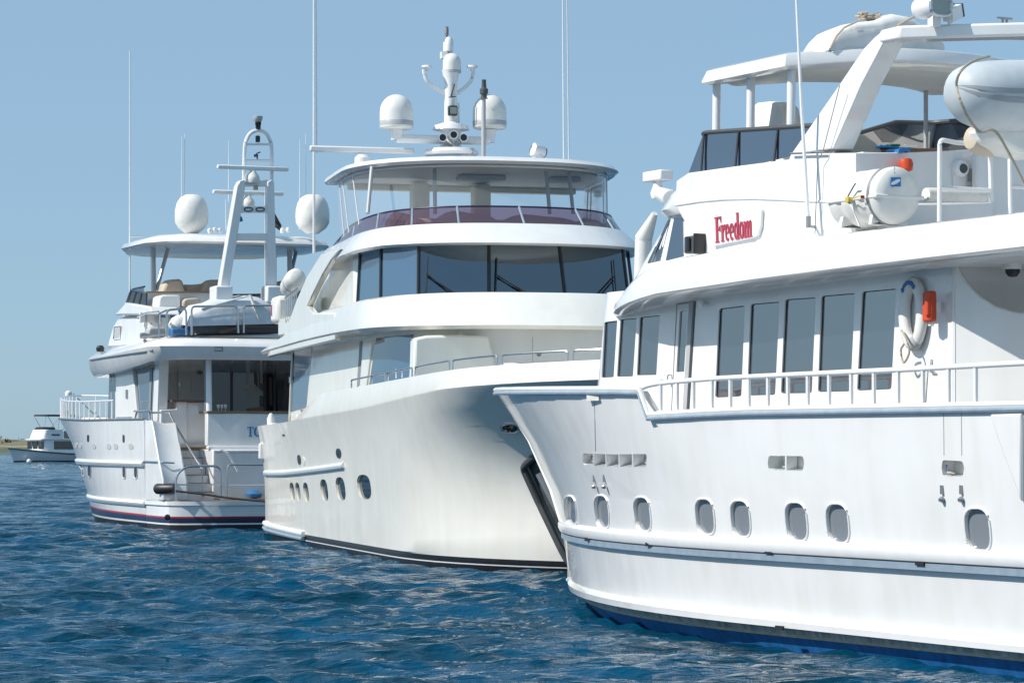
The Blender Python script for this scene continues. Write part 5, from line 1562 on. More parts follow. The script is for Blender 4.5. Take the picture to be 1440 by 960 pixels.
# ================================================================== the yacht on the left, stern towards us
Cf = Frame(-6.915, 84.61, -.3746, .9272)
YC = thing(Cf, (0, 0, 0), 'motor_yacht', 'white motor yacht seen from its stern with boarding stairs, at the left', 'yacht', 'large white motor yachts')
usC = [1, .96, .92, .88, .83, .78, .72, .66, .6, .54, .48, .42, .36, .30, .25, .2, .15, .1, .06, .03, .01, 0][::-1]
lvC = [(18.8, 3.2, 15, 2.0), (20.7, 3.44, 16, 2.0), (20.8, 3.45, 16, 2.0), (20.9, 3.46, 16, 2.0), (21.0, 3.465, 16, 2.0), (21.1, 3.47, 16, 2.0), (21.5, 3.5, 16, 2.05), (22.6, 3.52, 16.5, 2.1), (23.6, 3.52, 17, 2.15), (25.3, 3.54, 17.6, 2.3)]
zc_ = lambda *a: S(list(a))
zsC = [zc_((0, -.7), (1, -.7)), zc_((0, .17), (24, .17)), zc_((0, .215), (24, .26)), zc_((0, .37), (24, .50)), zc_((0, .415), (24, .56)), zc_((0, .70), (24, .75)), zc_((0, 1.2), (24, 1.2)), zc_((0, 1.95), (24, 2.0)), zc_((0, 2.6), (24, 2.65)), zc_((2, 3.27), (10, 3.30), (24, 3.55))]
cm, rgC = hull(lvC, 2.3, usC, zsC, 2.35, [1, 2, 3, 4, 0, 0, 0, 0, 0, 0], inner=.10)
bvC = cm.bvh()
hullC = cm.build('hull', ['white_paint', 'antifoul_black', 'trim_white', 'navy_paint', 'red_paint'], YC, smooth=30)
def chit(px, py): return Cf.hit(px, py, bvC)
# stern platform with its bands
def plat(z0, z1, e, mat, name, par):
    pts = [(2.32, 3.46 + e), (.9, 3.47 + e), (.1, 3.36 + e), (-.18 - e, 3.05), (-.34 - e, 1.6), (-.38 - e, 0), (-.34 - e, -1.6), (-.18 - e, -3.05), (.1, -3.36 - e), (.9, -3.47 - e), (2.32, -3.46 - e)]
    return MB().prism([(x, y, z0) for x, y in pts], (0, 0, z1 - z0)).build(name, mat, par)
pf_ = plat(.415, .74, 0, 'cool_paint', 'swim_platform', YC)
plat(-.5, .17, -.03, 'antifoul_black', 'boot_top', pf_); plat(.17, .215, -.02, 'trim_white', 'stripe', pf_); plat(.215, .37, -.02, 'navy_paint', 'boot_stripe', pf_); plat(.37, .415, -.01, 'red_paint', 'pinstripe', pf_)
plat(.74, .86, .05, 'trim_white', 'platform_rim', pf_)
plat(.86, .885, -.15, 'teak', 'platform_teak', pf_)
c = Cf.at(235.5, 727, x=-.2)
MB().lathe(c, [(.07, -.03), (.09, .0), (.05, .01), (0, .01)], axis=(-1, .3, 0), n=14).build('exhaust', 'black_paint', pf_)
# strakes along the port and starboard side
for s in (1, -1):
    for lv, r_, name, mat, dz in ((5, .075, 'stern_strake', 'trim_white', .06), (5, .035, 'strake_shade', 'blue_grey_trim_shade', -.02), (7, .075, 'rub_rail', 'trim_white', .0), (7, .038, 'rub_rail_shade', 'blue_grey_trim_shade', -.085)):  # blue-grey tubes are painted shade below the white rails
        pts = [Vector((rg[lv + 1].x, s * (rg[lv + 1].y + .02), rg[lv + 1].z + dz)) for rg in rgC[:]]
        if lv == 5: pts = [p for p in pts if p.x < 15]
        if len(pts) > 2: MB().tube(pts, r_, 8).build(name, mat, hullC)
    pts = [Vector((rg[10].x, s * rg[10].y, rg[10].z + .02)) for rg in rgC]
    MB().tube(pts, .035, 8).build('cap_rail', 'dull_metal', hullC)
for px, py, w, h, m, nm in ((109, 660, 1.8, 9, 'black_paint', 'porthole'), (126, 660.5, 2.0, 10, 'black_paint', 'porthole'), (175, 662, 2.4, 10.5, 'black_paint', 'porthole'), (191.5, 662, 2.6, 10.5, 'black_paint', 'porthole'),
                      (124, 616, 1.3, 5, 'black_paint', 'vent'), (174, 616.5, 1.4, 5.5, 'black_paint', 'vent'), (107, 626, 1.8, 3.5, 'tail_grey', 'window_port'), (113, 626.5, 2.2, 3.5, 'tail_grey', 'window_port'), (132.5, 627, 2.5, 3.5, 'tail_grey', 'window_port'),
                      (153.5, 627.5, 2.8, 4, 'tail_grey', 'window_port'), (163, 627.5, 2.8, 4, 'tail_grey', 'window_port'), (184.5, 627.5, 3.2, 4, 'tail_grey', 'window_port'), (208, 609, 1.8, .8, 'dark_grey', 'vent'), (208, 616, 1.8, .8, 'dark_grey', 'vent'), (208, 613, .5, .5, 'dark_grey', 'vent')):
    pts, n = on(Cf, bvC, blob(px, py, w, h, 3.0, 16))
    if len(pts) > 3:
        MB().prism([p + n * .012 for p in pts], -n * .03).build(nm, m, hullC)
        if h > 8: MB().tube([p + n * .012 for p in pts], .018, 5, True).build('porthole_rim', 'trim_white', hullC)
# quarter wings either side of the stern
for s in (1, -1):
    w = [(2.31, .86), (.25, .86), (.30, 1.5), (.75, 2.1), (1.35, 3.02), (1.55, 3.27), (2.31, 3.28)]
    rs = []
    for y, e in ((3.50, .0), (3.45, -.03), (3.05, -.12), (2.72, -.08)):
        cxm = 1.6; rs.append([Vector((x + (0 if x > 2 else -e * .6), s * y, z + (e if z > 2 else 0))) for x, z in w])
    MB().loft(rs).build('quarter_wing', 'white_paint', YC, bevel=.06)
    MB().tube([(2.3, s * 3.53, 2.03), (.85, s * 3.53, 2.02), (.62, s * 3.40, 2.0), (.62, s * 3.05, 1.98)], .03, 6).build('wing_moulding', 'blue_grey_trim_shade', YC)
    st = MB()
    N = 6
    for k in range(N):
        z0 = .86 + k * .25; x0 = .45 + k * .31
        st.box(((x0 + 2.6) / 2, s * 2.30, z0 + .125), (2.6 - x0, .82, .25))
    sto = st.build('stairs', 'cool_paint', YC)
    tr = MB()
    for k in range(N):
        z0 = .86 + (k + 1) * .25; x0 = .45 + k * .31
        tr.box((x0 + .13, s * 2.30, z0 + .012), (.32, .80, .02))
    tr.build('stair_tread', 'teak', sto)
MB().prism([(.62, 1.88, .886), (.40, 0, .886), (.62, -1.88, .886), (2.4, -1.88, .886), (2.4, 1.88, .886)], (0, 0, 1.50)).build('transom', 'white_paint', YC, bevel=.04)
MB().prism([(.86, 1.95, 2.39), (.62, 0, 2.39), (.86, -1.95, 2.39), (1.1, -1.95, 2.39), (1.1, 1.95, 2.39)], (0, 0, .09)).build('transom_ledge', 'trim_white', YC, bevel=.02)
ub = MB().prism([(.95, 1.95, 2.48), (.80, 1.0, 2.48), (.72, 0, 2.48), (.80, -1.0, 2.48), (.95, -1.95, 2.48), (1.25, -1.95, 2.48), (1.25, 1.95, 2.48)], (0, 0, .98)).build('stern_bulwark', 'white_paint', YC, bevel=.03)
MB().prism([(.90, 1.97, 3.465), (.68, 0, 3.465), (.90, -1.97, 3.465), (1.3, -1.97, 3.465), (1.3, 1.97, 3.465)], (0, 0, .06)).build('bulwark_cap', 'teak', YC)
MB().tube([(.40, 1.86, 2.30), (.20, 0, 2.30), (.40, -1.86, 2.30)], .03, 8).build('transom_rail', 'steel', YC)
# letters on the stern, the rest hidden behind the next yacht
a = Cf.at(347.5, 613.5, x=.80); b = Cf.at(358, 613.5, x=.80)
lw = MB(); serif_word('TO', .29, (.795, a.y, a.z), (-.13, -1, 0), (0, 0, 1), .03, lw)
lw.build('name_lettering', 'letter_blue', ub, smooth=0)
# rails on the platform and the stair handrail
def crail(path, x=None, y=None, r=.032, name='platform_rail', par=None):
    return MB().tube(roundpath([Cf.at(px, py, x=x, y=y) for px, py in path], .25, 5), r, 8).build(name, 'steel', par or YC)
MB().tube(roundpath([Cf.at(px, py, x=-.05) for px, py in ((247.5, 704), (247.5, 668), (262, 655), (311, 655), (312, 705))], .22, 5), .034, 8).tube([Cf.at(248, 681, x=-.05), Cf.at(311, 681, x=-.05)], .022, 6).build('platform_rail', 'steel', YC)
MB().tube(roundpath([Cf.at(px, py, x=-.05) for px, py in ((320.5, 705), (320.5, 653), (420, 653))], .12, 5), .034, 8).tube([Cf.at(321, 681, x=-.05), Cf.at(410, 681, x=-.05)], .022, 6).build('platform_rail', 'steel', YC)
hr = [Cf.at(214, 580, x=2.6), Cf.at(238, 580, x=2.4), Cf.at(247, 598, x=1.9), Cf.at(265, 628, x=1.2), Cf.at(284, 659, x=.5), Cf.at(286, 698, x=.4)]
MB().tube(hr, .03, 8).tube([Cf.at(269, 634, x=1.1), Cf.at(269, 658, x=1.1)], .022, 6).build('stair_handrail', 'steel', YC)
hr2 = [Cf.at(310, 632, x=.35), Cf.at(322, 640, x=.3), Cf.at(335, 662, x=.3)]
MB().tube(smoothpath(hr2, 5), .05, 8).build('transom_handrail', 'trim_white', YC)
c0 = Cf.at(222, 687, y=3.55); c1 = Cf.at(245, 687, x=.15)
lone(Cf, MB().tube([c0, (c0 + c1) / 2 + Vector((-.05, .1, 0)), c1], .16, 14), c0, 'boat_fender', 'black_rubber', 'short black fender strapped round the stern corner of the left yacht', 'fender')
ln = [Cf.at(247, 690, x=-.1), Cf.at(290, 695, x=-.6), Cf.at(320, 699.5, x=-1.0), Cf.at(366, 704, x=-1.6), Cf.at(400, 706, x=-2.2)]
lone(Cf, MB().tube(smoothpath(ln, 6), .035, 6), ln[0], 'mooring_line', 'dark_rope', 'black mooring line stretched low across the stern platform rail', 'rope')
c = Cf.at(357, 695, x=.2)
lone(Cf, MB().lathe(c, [(.05, -.12), (.22, -.08), (.26, .02), (.12, .12), (0, .14)], n=14), (c.x, c.y, c.z - .12), 'gear_bag', 'letter_blue', 'small blue bag on the teak stern platform', 'bag')

# after deck: side wings, bulkhead, doors, bar, post
house = MB().loft([nose(11.2, 2.75, 1.6, 7.2, 2.3, 3.2, 20), nose(10.9, 2.75, 1.6, 7.2, 4.95, 3.2, 20)])
hcv = house.bvh()
houseC = house.build('deckhouse', 'white_paint', YC)
for s in (1, -1):
    pts = [Cf.at(*q, y=2.9) for q in ((163, 517), (186, 517), (193, 590), (163, 590))]
    MB().prism([Vector((p.x, s * 2.9, p.z)) for p in pts], (0, -s * .35, 0)).build('side_pillar', 'white_paint', YC, bevel=.03)
    pts = [Cf.at(*q, y=2.82) for q in ((191, 520), (222, 516), (217, 590), (197, 590))]
    gw = MB().prism([Vector((p.x, s * 2.82, p.z)) for p in pts], (0, -s * .06, 0)).build('side_window', 'blue_glass', YC)
    pts = [Cf.at(*q, y=2.84) for q in ((210.5, 517), (214, 517), (211, 590), (208, 590))]
    MB().prism([Vector((p.x, s * 2.84, p.z)) for p in pts], (0, -s * .08, 0)).build('window_mullion', 'mid_grey', gw)
    MB().prism([Vector((p.x, s * 2.83, p.z)) for p in [Cf.at(*q, y=2.83) for q in ((218, 508), (224, 508), (221, 592), (214, 592))]], (0, -s * .3, 0)).build('aft_pillar', 'white_paint', YC)
for q in ([(143, 528), (149, 527), (149, 588), (143, 588)], [(150.5, 527), (156, 526), (156, 588), (150.5, 588)], [(157, 526), (162, 526), (162, 588), (157, 588)]):
    pane(Cf, hcv, q, 'window', 'blue_glass', houseC, out=.01)
c = Cf.at(178, 554, y=2.92); MB().box(c, (.16, .03, .28)).build('side_lamp', 'dull_metal', YC)
bk = MB().box((7.0, 0, 3.7), (.2, 5.5, 2.6)).build('aft_bulkhead', 'panel_shade_grey', YC)
def bq(px, py, dx=0.0): return Cf.at(px, py, x=6.88 + dx)
gd = MB().prism([bq(*q) for q in ((297, 513), (470, 511), (470, 584), (297, 584))], (-.04, 0, 0)).build('saloon_doors', 'dark_glass', YC)
MB().prism([bq(*q, -.045) for q in ((297, 511), (470, 509), (470, 514), (297, 515.5))], (-.03, 0, 0)).build('door_head', 'letter_blue', gd)
for px in (326, 372.5, 386): MB().box(bq(px, 548, -.06), (.04, .07, 1.75)).build('door_frame', 'dark_grey', gd)
for q, col in (([(346, 545), (356, 538), (370, 552), (370, 556), (346, 556)], 'interior_white'), ([(346, 520), (351, 518), (352, 540), (347, 542)], 'interior_white'), ([(357, 516), (361, 516), (363, 545), (358, 552)], 'interior_brown'), ([(347, 574), (372, 571), (372, 582), (347, 583)], 'teak'), ([(378, 530), (382, 530), (383, 570), (379, 570)], 'interior_brown'), ([(366, 518), (369, 517), (369, 540), (366, 538)], 'interior_white')):
    MB().prism([bq(*p_, -.045) for p_ in q], (-.008, 0, 0)).build('saloon_furnishing', col, gd)
for q in ([(345, 510.5), (366, 510), (358, 514), (349, 514)], [(386, 510.5), (392, 510), (390, 513), (387, 513)]):
    MB().prism([bq(*p_, -.08) for p_ in q], (-.01, 0, 0)).build('ceiling_light', 'trim_white', gd)
dr = MB().prism([bq(*q) for q in ((250, 510), (288, 508), (288, 580), (250, 580))], (-.05, 0, 0)).build('pantry_door', 'panel_shade_grey', YC, bevel=.015)
MB().lathe(bq(281, 522, -.06), [(.10, 0), (.10, -.03), (0, -.03)], axis=(1, 0, 0), n=18).build('door_port', 'black_paint', dr)
MB().box(bq(276, 535, -.06), (.02, .35, .7)).build('door_panel', 'panel_shade_grey', dr, bevel=.01)
MB().box(bq(252, 540, -.06), (.05, .05, .12)).build('door_handle', 'steel', dr)
pt = [Cf.at(292.5, 503, x=2.0), Cf.at(293.5, 583, x=1.6)]
MB().tube(pt, .105, 12).build('deck_post', 'trim_white', YC)
MB().tube([pt[0] + Vector((-.02, .10, 0)), pt[1] + Vector((-.02, .10, 0))], .03, 8).build('post_channel', 'mid_grey', YC)
# bar counter at the head of the stairs
ba = MB().prism([Cf.at(*q, x=3.2) for q in ((226, 576), (248, 575), (248, 564), (263, 564), (263, 640), (226, 640))], (.8, 0, 0)).build('bar_counter', 'white_paint', YC, bevel=.02)
MB().prism([Cf.at(*q, x=3.3) for q in ((262, 566), (289, 566), (289, 640), (262, 640))], (.6, 0, 0)).build('bar_front', 'cool_paint', ba)
MB().prism([Cf.at(*q, x=3.0) for q in ((242, 562), (291, 562), (291, 565), (242, 565))], (1.0, 0, 0)).build('bar_top', 'brown_wood', ba)
MB().box((5, 0, 2.4), (6, 5.8, .1)).build('cockpit_sole', 'teak', YC)
tb = thing(Cf, (3.0, -.3, 2.45), 'deck_table', 'small table with set glasses on the left yacht after deck', 'table')
MB().box((3.0, .6, 3.50), (1.3, 1.9, .06)).build('table_top', 'teak', tb, bevel=.02)
MB().tube([(3.0, .6, 2.45), (3.0, .6, 3.5)], .09, 10).build('table_leg', 'steel', tb)
for k in range(3):
    c = Cf.at(307 + k * 5.0, 578, x=3.0)
    g_ = MB().lathe((3.0, c.y, 3.53), [(.045, 0), (.01, .015), (.01, .08), (.045, .12), (.05, .2), (.04, .22)], n=10)
    lone(Cf, g_, (3.0, c.y, 3.53), 'drinking_glass', 'trim_white', 'small stemmed glass in the row on the left yacht deck table', 'glass', 'glasses on the left yacht table')

# bow and side guardrails
gr_ = []; st_ = []
for s in (1, -1):
    tp = []
    for rg in rgC:
        p = rg[10]
        if p.x > 6.0: tp.append(Vector((p.x, s * max(p.y - .06, 0), p.z + .62 + .2 * max(0, (p.x - 14) / 10))))
    go = MB().tube(tp, .028, 8).build('guardrail', 'trim_white', YC)
    x = 6.4
    while x < 24.6:
        t = max(0, (x - 7.7) / 17.6); y = 3.54 * (1 - t ** 2.3) - .06; z = 3.28 + .26 * max(0, (x - 10) / 14)
        MB().tube([(x, s * y, z), (x, s * y, z + .64 + .2 * max(0, (x - 14) / 10))], .024, 6).build('stanchion', 'trim_white', go); x += .78
MB().tube(roundpath([Cf.at(px, py, y=3.4) for px, py in ((190, 590), (192, 579), (213, 577), (214, 592))], .1), .03, 6).build('side_gate', 'steel', YC)
MB().tube(roundpath([Cf.at(px, py, y=3.38) for px, py in ((189, 578), (209, 577), (212, 590))], .1), .03, 6).build('side_gate', 'steel', YC)

# upper deck with deep rounded rim
def ring_c(ins, z0, zx=0.0):
    xa = 1.15 + ins; h = 3.45 - ins
    pts = [(xa, 0), (xa + .02, 1.6), (xa + .12, 2.5), (xa + .35, h - .25), (xa + .9, h), (4, h), (7, h), (9.6, h - .05), (10.4, h - .35), (10.9, h - 1.2), (11.1, 0)]
    full = pts + [(x, -y) for x, y in reversed(pts[1:-1])]
    return [Vector((x, y, z0(x) if callable(z0) else z0)) for x, y in full]
lo = lambda x: float(np.interp(x, [1, 3, 6, 10, 17], [5.08, 4.98, 4.80, 4.72, 4.70]))
hi = lambda x: float(np.interp(x, [1, 3, 10, 17], [5.58, 5.56, 5.36, 5.3]))
ud = MB().loft([ring_c(.35, lambda x: lo(x) + .02), ring_c(.12, lo), ring_c(.0, lambda x: lo(x) + .16), ring_c(-.08, lambda x: hi(x) - .12), ring_c(-.02, lambda x: hi(x) - .02), ring_c(.2, lambda x: hi(x) + .12), ring_c(.6, lambda x: hi(x) + .18)])
udo = ud.build('upper_deck', 'white_paint', YC, smooth=40)
udv = ud.bvh()
gv = [Cf.hit(px, py, udv)[0] for px, py in ((127, 506), (150, 502), (180, 497.5), (205, 494), (215, 492.5))]
gv = [p for p in gv if p]
if len(gv) > 2: MB().tube([p + Vector((0, .005, 0)) for p in gv], .035, 6).build('rim_groove', 'mid_grey', udo)
pts, n = on(Cf, udv, [(302, 488), (313, 488), (313, 493), (302, 493)])
if len(pts) > 3: MB().tube([p + n * .01 for p in pts], .012, 5, True).build('stern_lamp', 'dark_grey', udo)
c = Cf.at(141, 489, y=3.2); MB().lathe(c + Vector((0, 0, -.12)), [(.12, 0), (.14, .12), (.08, .2)], n=12).build('deck_lamp', 'black_rubber', udo)
# side casing and wing
for s in (1, -1):
    pts = [Cf.at(*q, y=3.0) for q in ((150, 490), (153, 476), (158, 459), (164, 448), (172, 444.5), (190, 444.5), (201, 450), (206, 460), (210, 478), (218, 486))]
    MB().prism([Vector((p.x, s * 3.0, p.z)) for p in pts], (0, -s * .9, 0)).build('side_casing', 'white_paint', YC, bevel=.12)
    if s == 1:
        vq = [Cf.at(*q, y=3.01) for q in ((161, 459), (170.5, 458), (169, 476), (160, 477))]
        MB().prism(vq, (0, -.03, 0)).build('casing_vent', 'tail_grey', YC)
        MB().tube([Vector((p.x, p.y + .01, p.z)) for p in vq], .02, 5, True).build('vent_frame', 'cool_paint', YC)
    pts = [Cf.at(*q, y=3.15) for q in ((160, 443), (177, 425), (210, 431), (213, 442), (175, 443))]
    MB().prism([Vector((p.x, s * 3.15, p.z)) for p in pts], (0, -s * .9, 0)).build('fly_wing', 'white_paint', YC, bevel=.05)
# flybridge coaming, dark windscreen, seats
cf = MB().loft([nose(10.3, 2.9, 3, 4.5, 5.5, 2.5, 24), nose(9.8, 2.8, 3, 4.5, 7.05, 2.5, 24), nose(9.6, 2.7, 3, 4.5, 7.10, 2.5, 24)])
cfo = cf.build('flybridge', 'white_paint', YC)
MB().loft([nose(9.7, 2.75, 3, 5.5, 7.08, 2.5, 24), nose(9.3, 2.68, 3, 5.5, 7.45, 2.5, 24)], False, False).build('fly_windscreen', 'grey_acrylic', cfo)
MB().tube(nose(9.3, 2.68, 3, 5.5, 7.45, 2.5, 24), .03, 6).build('windscreen_rail', 'navy_paint', cfo)
sc_ = [(177, 425), (184, 408), (206, 413), (206, 429)]
pts = [Cf.at(*q, y=2.95) for q in sc_]
so = MB().prism(pts, (0, -.03, 0)).build('side_screen', 'grey_acrylic', YC)
mu = MB()
for a, b in (((184, 408), (178, 425)), ((191, 410), (186, 427)), ((199, 411), (195, 428)), ((206, 413), (206, 429)), ((184, 408), (206, 413))):
    mu.tube([Cf.at(*a, y=2.96), Cf.at(*b, y=2.96)], .03, 5)
mu.build('screen_frame', 'navy_paint', so)
MB().prism([Cf.at(*q, x=4.45) for q in ((206, 411), (300, 411), (300, 450), (206, 440))], (.2, 0, 0)).build('fly_bulkhead', 'cool_paint', YC)
MB().prism([Cf.at(*q, x=4.3) for q in ((206, 409.5), (300, 409.5), (300, 411.5), (206, 411.5))], (.4, 0, 0)).build('bulkhead_cap', 'teak', YC)
MB().prism([Cf.at(*q, x=4.4) for q in ((254, 424), (258, 420), (274, 419), (279, 423), (280, 432), (254, 436))], (-.3, 0, 0)).build('bulkhead_locker', 'canvas_beige', YC, bevel=.05)
def cseat(pxs, lab, xd=6.0, dep=.7):
    pts = [Cf.at(*q, x=xd) for q in pxs]
    lo_ = min(p.z for p in pts)
    t = MB().prism(pts, (dep, 0, 0)).build('flybridge_seat', 'canvas_beige', YC, bevel=.08)
    m = sum(pts, Vector()) / len(pts)
    MB().box((xd + .9, m.y, lo_ + .15), (1.0, abs(pts[0].y - pts[-1].y) * .9, .3)).build('seat_cushion', 'canvas_beige', t, bevel=.08)
cseat([(228, 412), (233, 399), (239, 393), (252, 392), (257, 394), (262, 412)], 'tall beige seat back, leftmost on the left yacht flybridge')
cseat([(258, 412), (262, 401), (290, 398), (292, 412)], 'long low beige settee back between two taller seats', 6.4)
cseat([(283, 412), (292, 396), (297, 393), (312, 393), (312, 412)], 'beige seat back just left of the mast legs on the left yacht')
cseat([(391, 412), (394, 396), (400, 394), (420, 394), (420, 412)], 'beige seat back right of the mast legs on the left yacht')
# hardtop of the left yacht
hc_ = lambda ins, z: [Vector((x, y, z)) for x, y in [(2.9 + ins, 0), (2.95 + ins, 1.8), (3.3 + ins, 2.6 - ins), (4.3, 3.0 - ins), (7, 3.05 - ins), (9, 2.4 - ins), (9.8 - ins, 1.2), (10 - ins, 0), (9.8 - ins, -1.2), (9, -2.4 + ins), (7, -3.05 + ins), (4.3, -3.0 + ins), (3.3 + ins, -2.6 + ins), (2.95 + ins, -1.8)]]
htc = MB().loft([hc_(.5, 8.62), hc_(.06, 8.66), hc_(.0, 8.72), hc_(.10, 8.86), hc_(.45, 8.98), hc_(.8, 9.0)]).build('hardtop', 'white_paint', YC, smooth=35)
for px, y_ in ((216, 2.5), (408, -2.4)):
    b = Cf.at(px, 410, x=5.0)
    sg = 1 if y_ > 0 else -1
    po = MB().tube([(5.0, b.y, 7.0), (5.0, b.y + .02, 8.68)], .085, 8).tube([(5.05, b.y - .1 * sg, 7.3), (5.3, b.y - .55 * sg if sg > 0 else b.y - .3, 8.68)], .06, 8).build('hardtop_post', 'dull_metal', htc)
MB().tube([(7.5, -2.2, 7), (7.5, -2.2, 8.7)], .05, 8).build('hardtop_post', 'steel', htc)
# mast tower
TX = 2.4
def tq(px, py, dx=0.0): return Cf.at(px, py, x=TX + dx)
tw = MB()
def leg(pxs): 
    tw.prism([tq(*q) for q in pxs], (.34, 0, 0))
leg([(307, 418), (320.5, 418), (346, 258), (344, 252), (337, 254), (333, 262)])
leg([(376.5, 418), (390, 418), (386, 256), (382, 252), (376, 256)])
twr = tw.build('mast_tower', 'cool_paint', YC, bevel=.03)
MB().prism([tq(*q, .04) for q in ((341, 253), (382, 253), (381, 262), (342, 262))], (.26, 0, 0)).build('tower_shelf', 'cool_paint', twr, bevel=.02)
sh = MB().prism([tq(*q, .04) for q in ((336, 290), (381, 290), (380, 299), (335, 299))], (.26, 0, 0)).build('tower_shelf', 'cool_paint', twr, bevel=.02)
for px in (349.5, 366): MB().tube([tq(px + 6 * math.cos(t), 294.5 + 2.6 * math.sin(t), .03) for t in [k * math.pi / 7 for k in range(14)]], .02, 5, True).build('shelf_slot', 'dark_grey', sh)
MB().prism([tq(*q, .04) for q in ((326, 328), (378, 328), (376, 338), (325, 338))], (.26, 0, 0)).build('tower_shelf', 'cool_paint', twr, bevel=.02)
pth = [(343, 254), (344, 210), (347, 196), (353, 187), (363, 183.5), (373, 187), (379, 196), (382, 210), (382, 254)]
MB().tube(smoothpath([tq(*q, .15) for q in pth], 4), .06, 8).tube([tq(345, 203, .15), tq(381, 203, .15)], .04, 6).tube([tq(345, 226, .15), tq(381, 226, .15)], .04, 6).build('tower_hoop', 'trim_white', twr)
for px in (311, 383): MB().box(tq(px, 414), (.7, .55, .5)).build('tower_foot', 'cool_paint', twr, bevel=.05)
MB().lathe(tq(363, 180, .15), [(.08, -.05), (.08, .08), (.095, .10), (.095, .22), (.07, .24)], n=14).build('mast_lamp', 'black_paint', twr)
MB().lathe(tq(362.5, 171.5, .15), [(.07, -.03), (.13, .04), (.15, .12), (.15, .17), (.08, .19)], n=16).build('lamp_top', 'tail_grey', twr)
MB().lathe(tq(362.5, 200, .15), [(.07, 0), (.075, .05), (.075, .18), (.04, .2)], n=12).build('mast_lamp', 'black_paint', twr)
MB().box(tq(360, 219, .15), (.06, .12, .08)).tube([tq(362, 224, .15), tq(361, 216, .15), tq(366, 214, .15)], .025, 6).build('loudspeaker', 'dark_grey', twr)
MB().box(tq(359.5, 264, .1), (.12, .12, .14)).build('tower_lamp', 'orange_line', twr)
for px, py, half in ((355.5, 236.5, 52), (349, 271.5, 52)):
    c = tq(px, py, -.05 if py < 250 else .9)
    w_ = half * 2 / F * 86.5
    rd_ = MB().lathe(c + Vector((0, 0, -.45)), [(.20, 0), (.22, .08), (.20, .2), (.11, .32), (.08, .4)], n=16).build('radar_pedestal', 'fibreglass', twr)
    MB().box(c, (.16, w_, .13)).build('radar_bar', 'trim_white', twr, bevel=.03)
for px, py, xd in ((269.5, 326, 4.2), (439.5, 326, 4.2)):
    c = Cf.at(px, py, x=xd); r_ = (Cf.at(px - 23, py, x=xd).y - Cf.at(px + 23, py, x=xd).y) / 2
    hgt = Cf.at(px, 273, x=xd).z - c.z
    MB().lathe(c, [(r_ * .35, -.06), (r_ * .5, .0), (r_ * .8, hgt * .10), (r_ * .98, hgt * .24), (r_ * 1.0, hgt * .42), (r_ * .98, hgt * .58), (r_ * .88, hgt * .76), (r_ * .68, hgt * .90), (r_ * .38, hgt * .98), (0, hgt)], n=30).build('satellite_dome', 'fibreglass', htc, smooth=60)
for px, py in ((295, 323), (302, 322), (309, 323), (397, 323), (405, 322)):
    c = Cf.at(px, py + 3, x=5.0); MB().lathe(c, [(.05, -.05), (.08, .03), (.06, .10), (0, .13)], n=10).build('gps_antenna', 'trim_white', htc)
for (px0, py0), (px1, py1), r0, xq in (((182.5, 440), (182.5, 72), .030, 7.0), ((255, 323), (256, 192), .018, 6.0), ((259.5, 273), (260, 188), .018, 6.0), ((321, 323), (322, 198), .02, 6.0), ((318, 323), (317, 280), .015, 6.0), ((421, 323), (422, 195), .018, 6.0), ((430, 323), (430, 188), .018, 6.0), ((508, 215), (509, 130), .016, 8.0)):
    if px0 > 500: continue
    a = Cf.at(px0, py0, x=xq); b = Cf.at(px1, py1, x=xq)
    MB().tube([a, (a + b) / 2, b], r0, 6, r2=r0 * .6).build('whip_antenna', 'trim_white', YC)
MB().tube([Cf.at(182, 333, x=7.0), Cf.at(200, 332, x=7.0)], .03, 6).build('antenna_bracket', 'trim_white', YC)
# flags
def flag(pxs, mat, lab, name, border=None):
    pts = [tq(*q, .1) for q in pxs]
    m = MB()
    a, b, c, d = pts
    rs = []
    for i in range(7):
        u = i / 6
        l = a + (b - a) * u; r = d + (c - d) * u
        w = .06 * math.sin(u * 7)
        rs.append([l + Vector((w, 0, 0)), (l + r) / 2 + Vector((w + .03, 0, 0)), r + Vector((w, 0, 0)), r + Vector((w - .012, 0, 0)), (l + r) / 2 + Vector((w + .018, 0, 0)), l + Vector((w - .012, 0, 0))])
    m.loft(rs)
    t = thing(Cf, a, name, lab, 'flag')
    m.build('cloth', mat, t)
    return t, pts
flag([(335, 297), (342, 311), (334, 313), (333, 300)], 'letter_blue', 'small blue pennant hanging from the left leg of the mast tower', 'pennant')
t, p = flag([(383, 297), (394, 318), (393, 323), (383, 315)], 'canvas_white', 'small white flag with dark red border on the right leg of the mast tower', 'pennant')
MB().tube([p[0] + Vector((-.05, 0, 0)), p[1] + Vector((-.05, 0, 0)), p[2] + Vector((-.05, 0, 0)), p[3] + Vector((-.05, 0, 0))], .035, 5, True).tube([(p[0] + p[3]) / 2 + Vector((-.06, 0, 0)), (p[1] + p[2]) / 2 + Vector((-.06, 0, 0))], .03, 5).build('border', 'interior_brown', t)

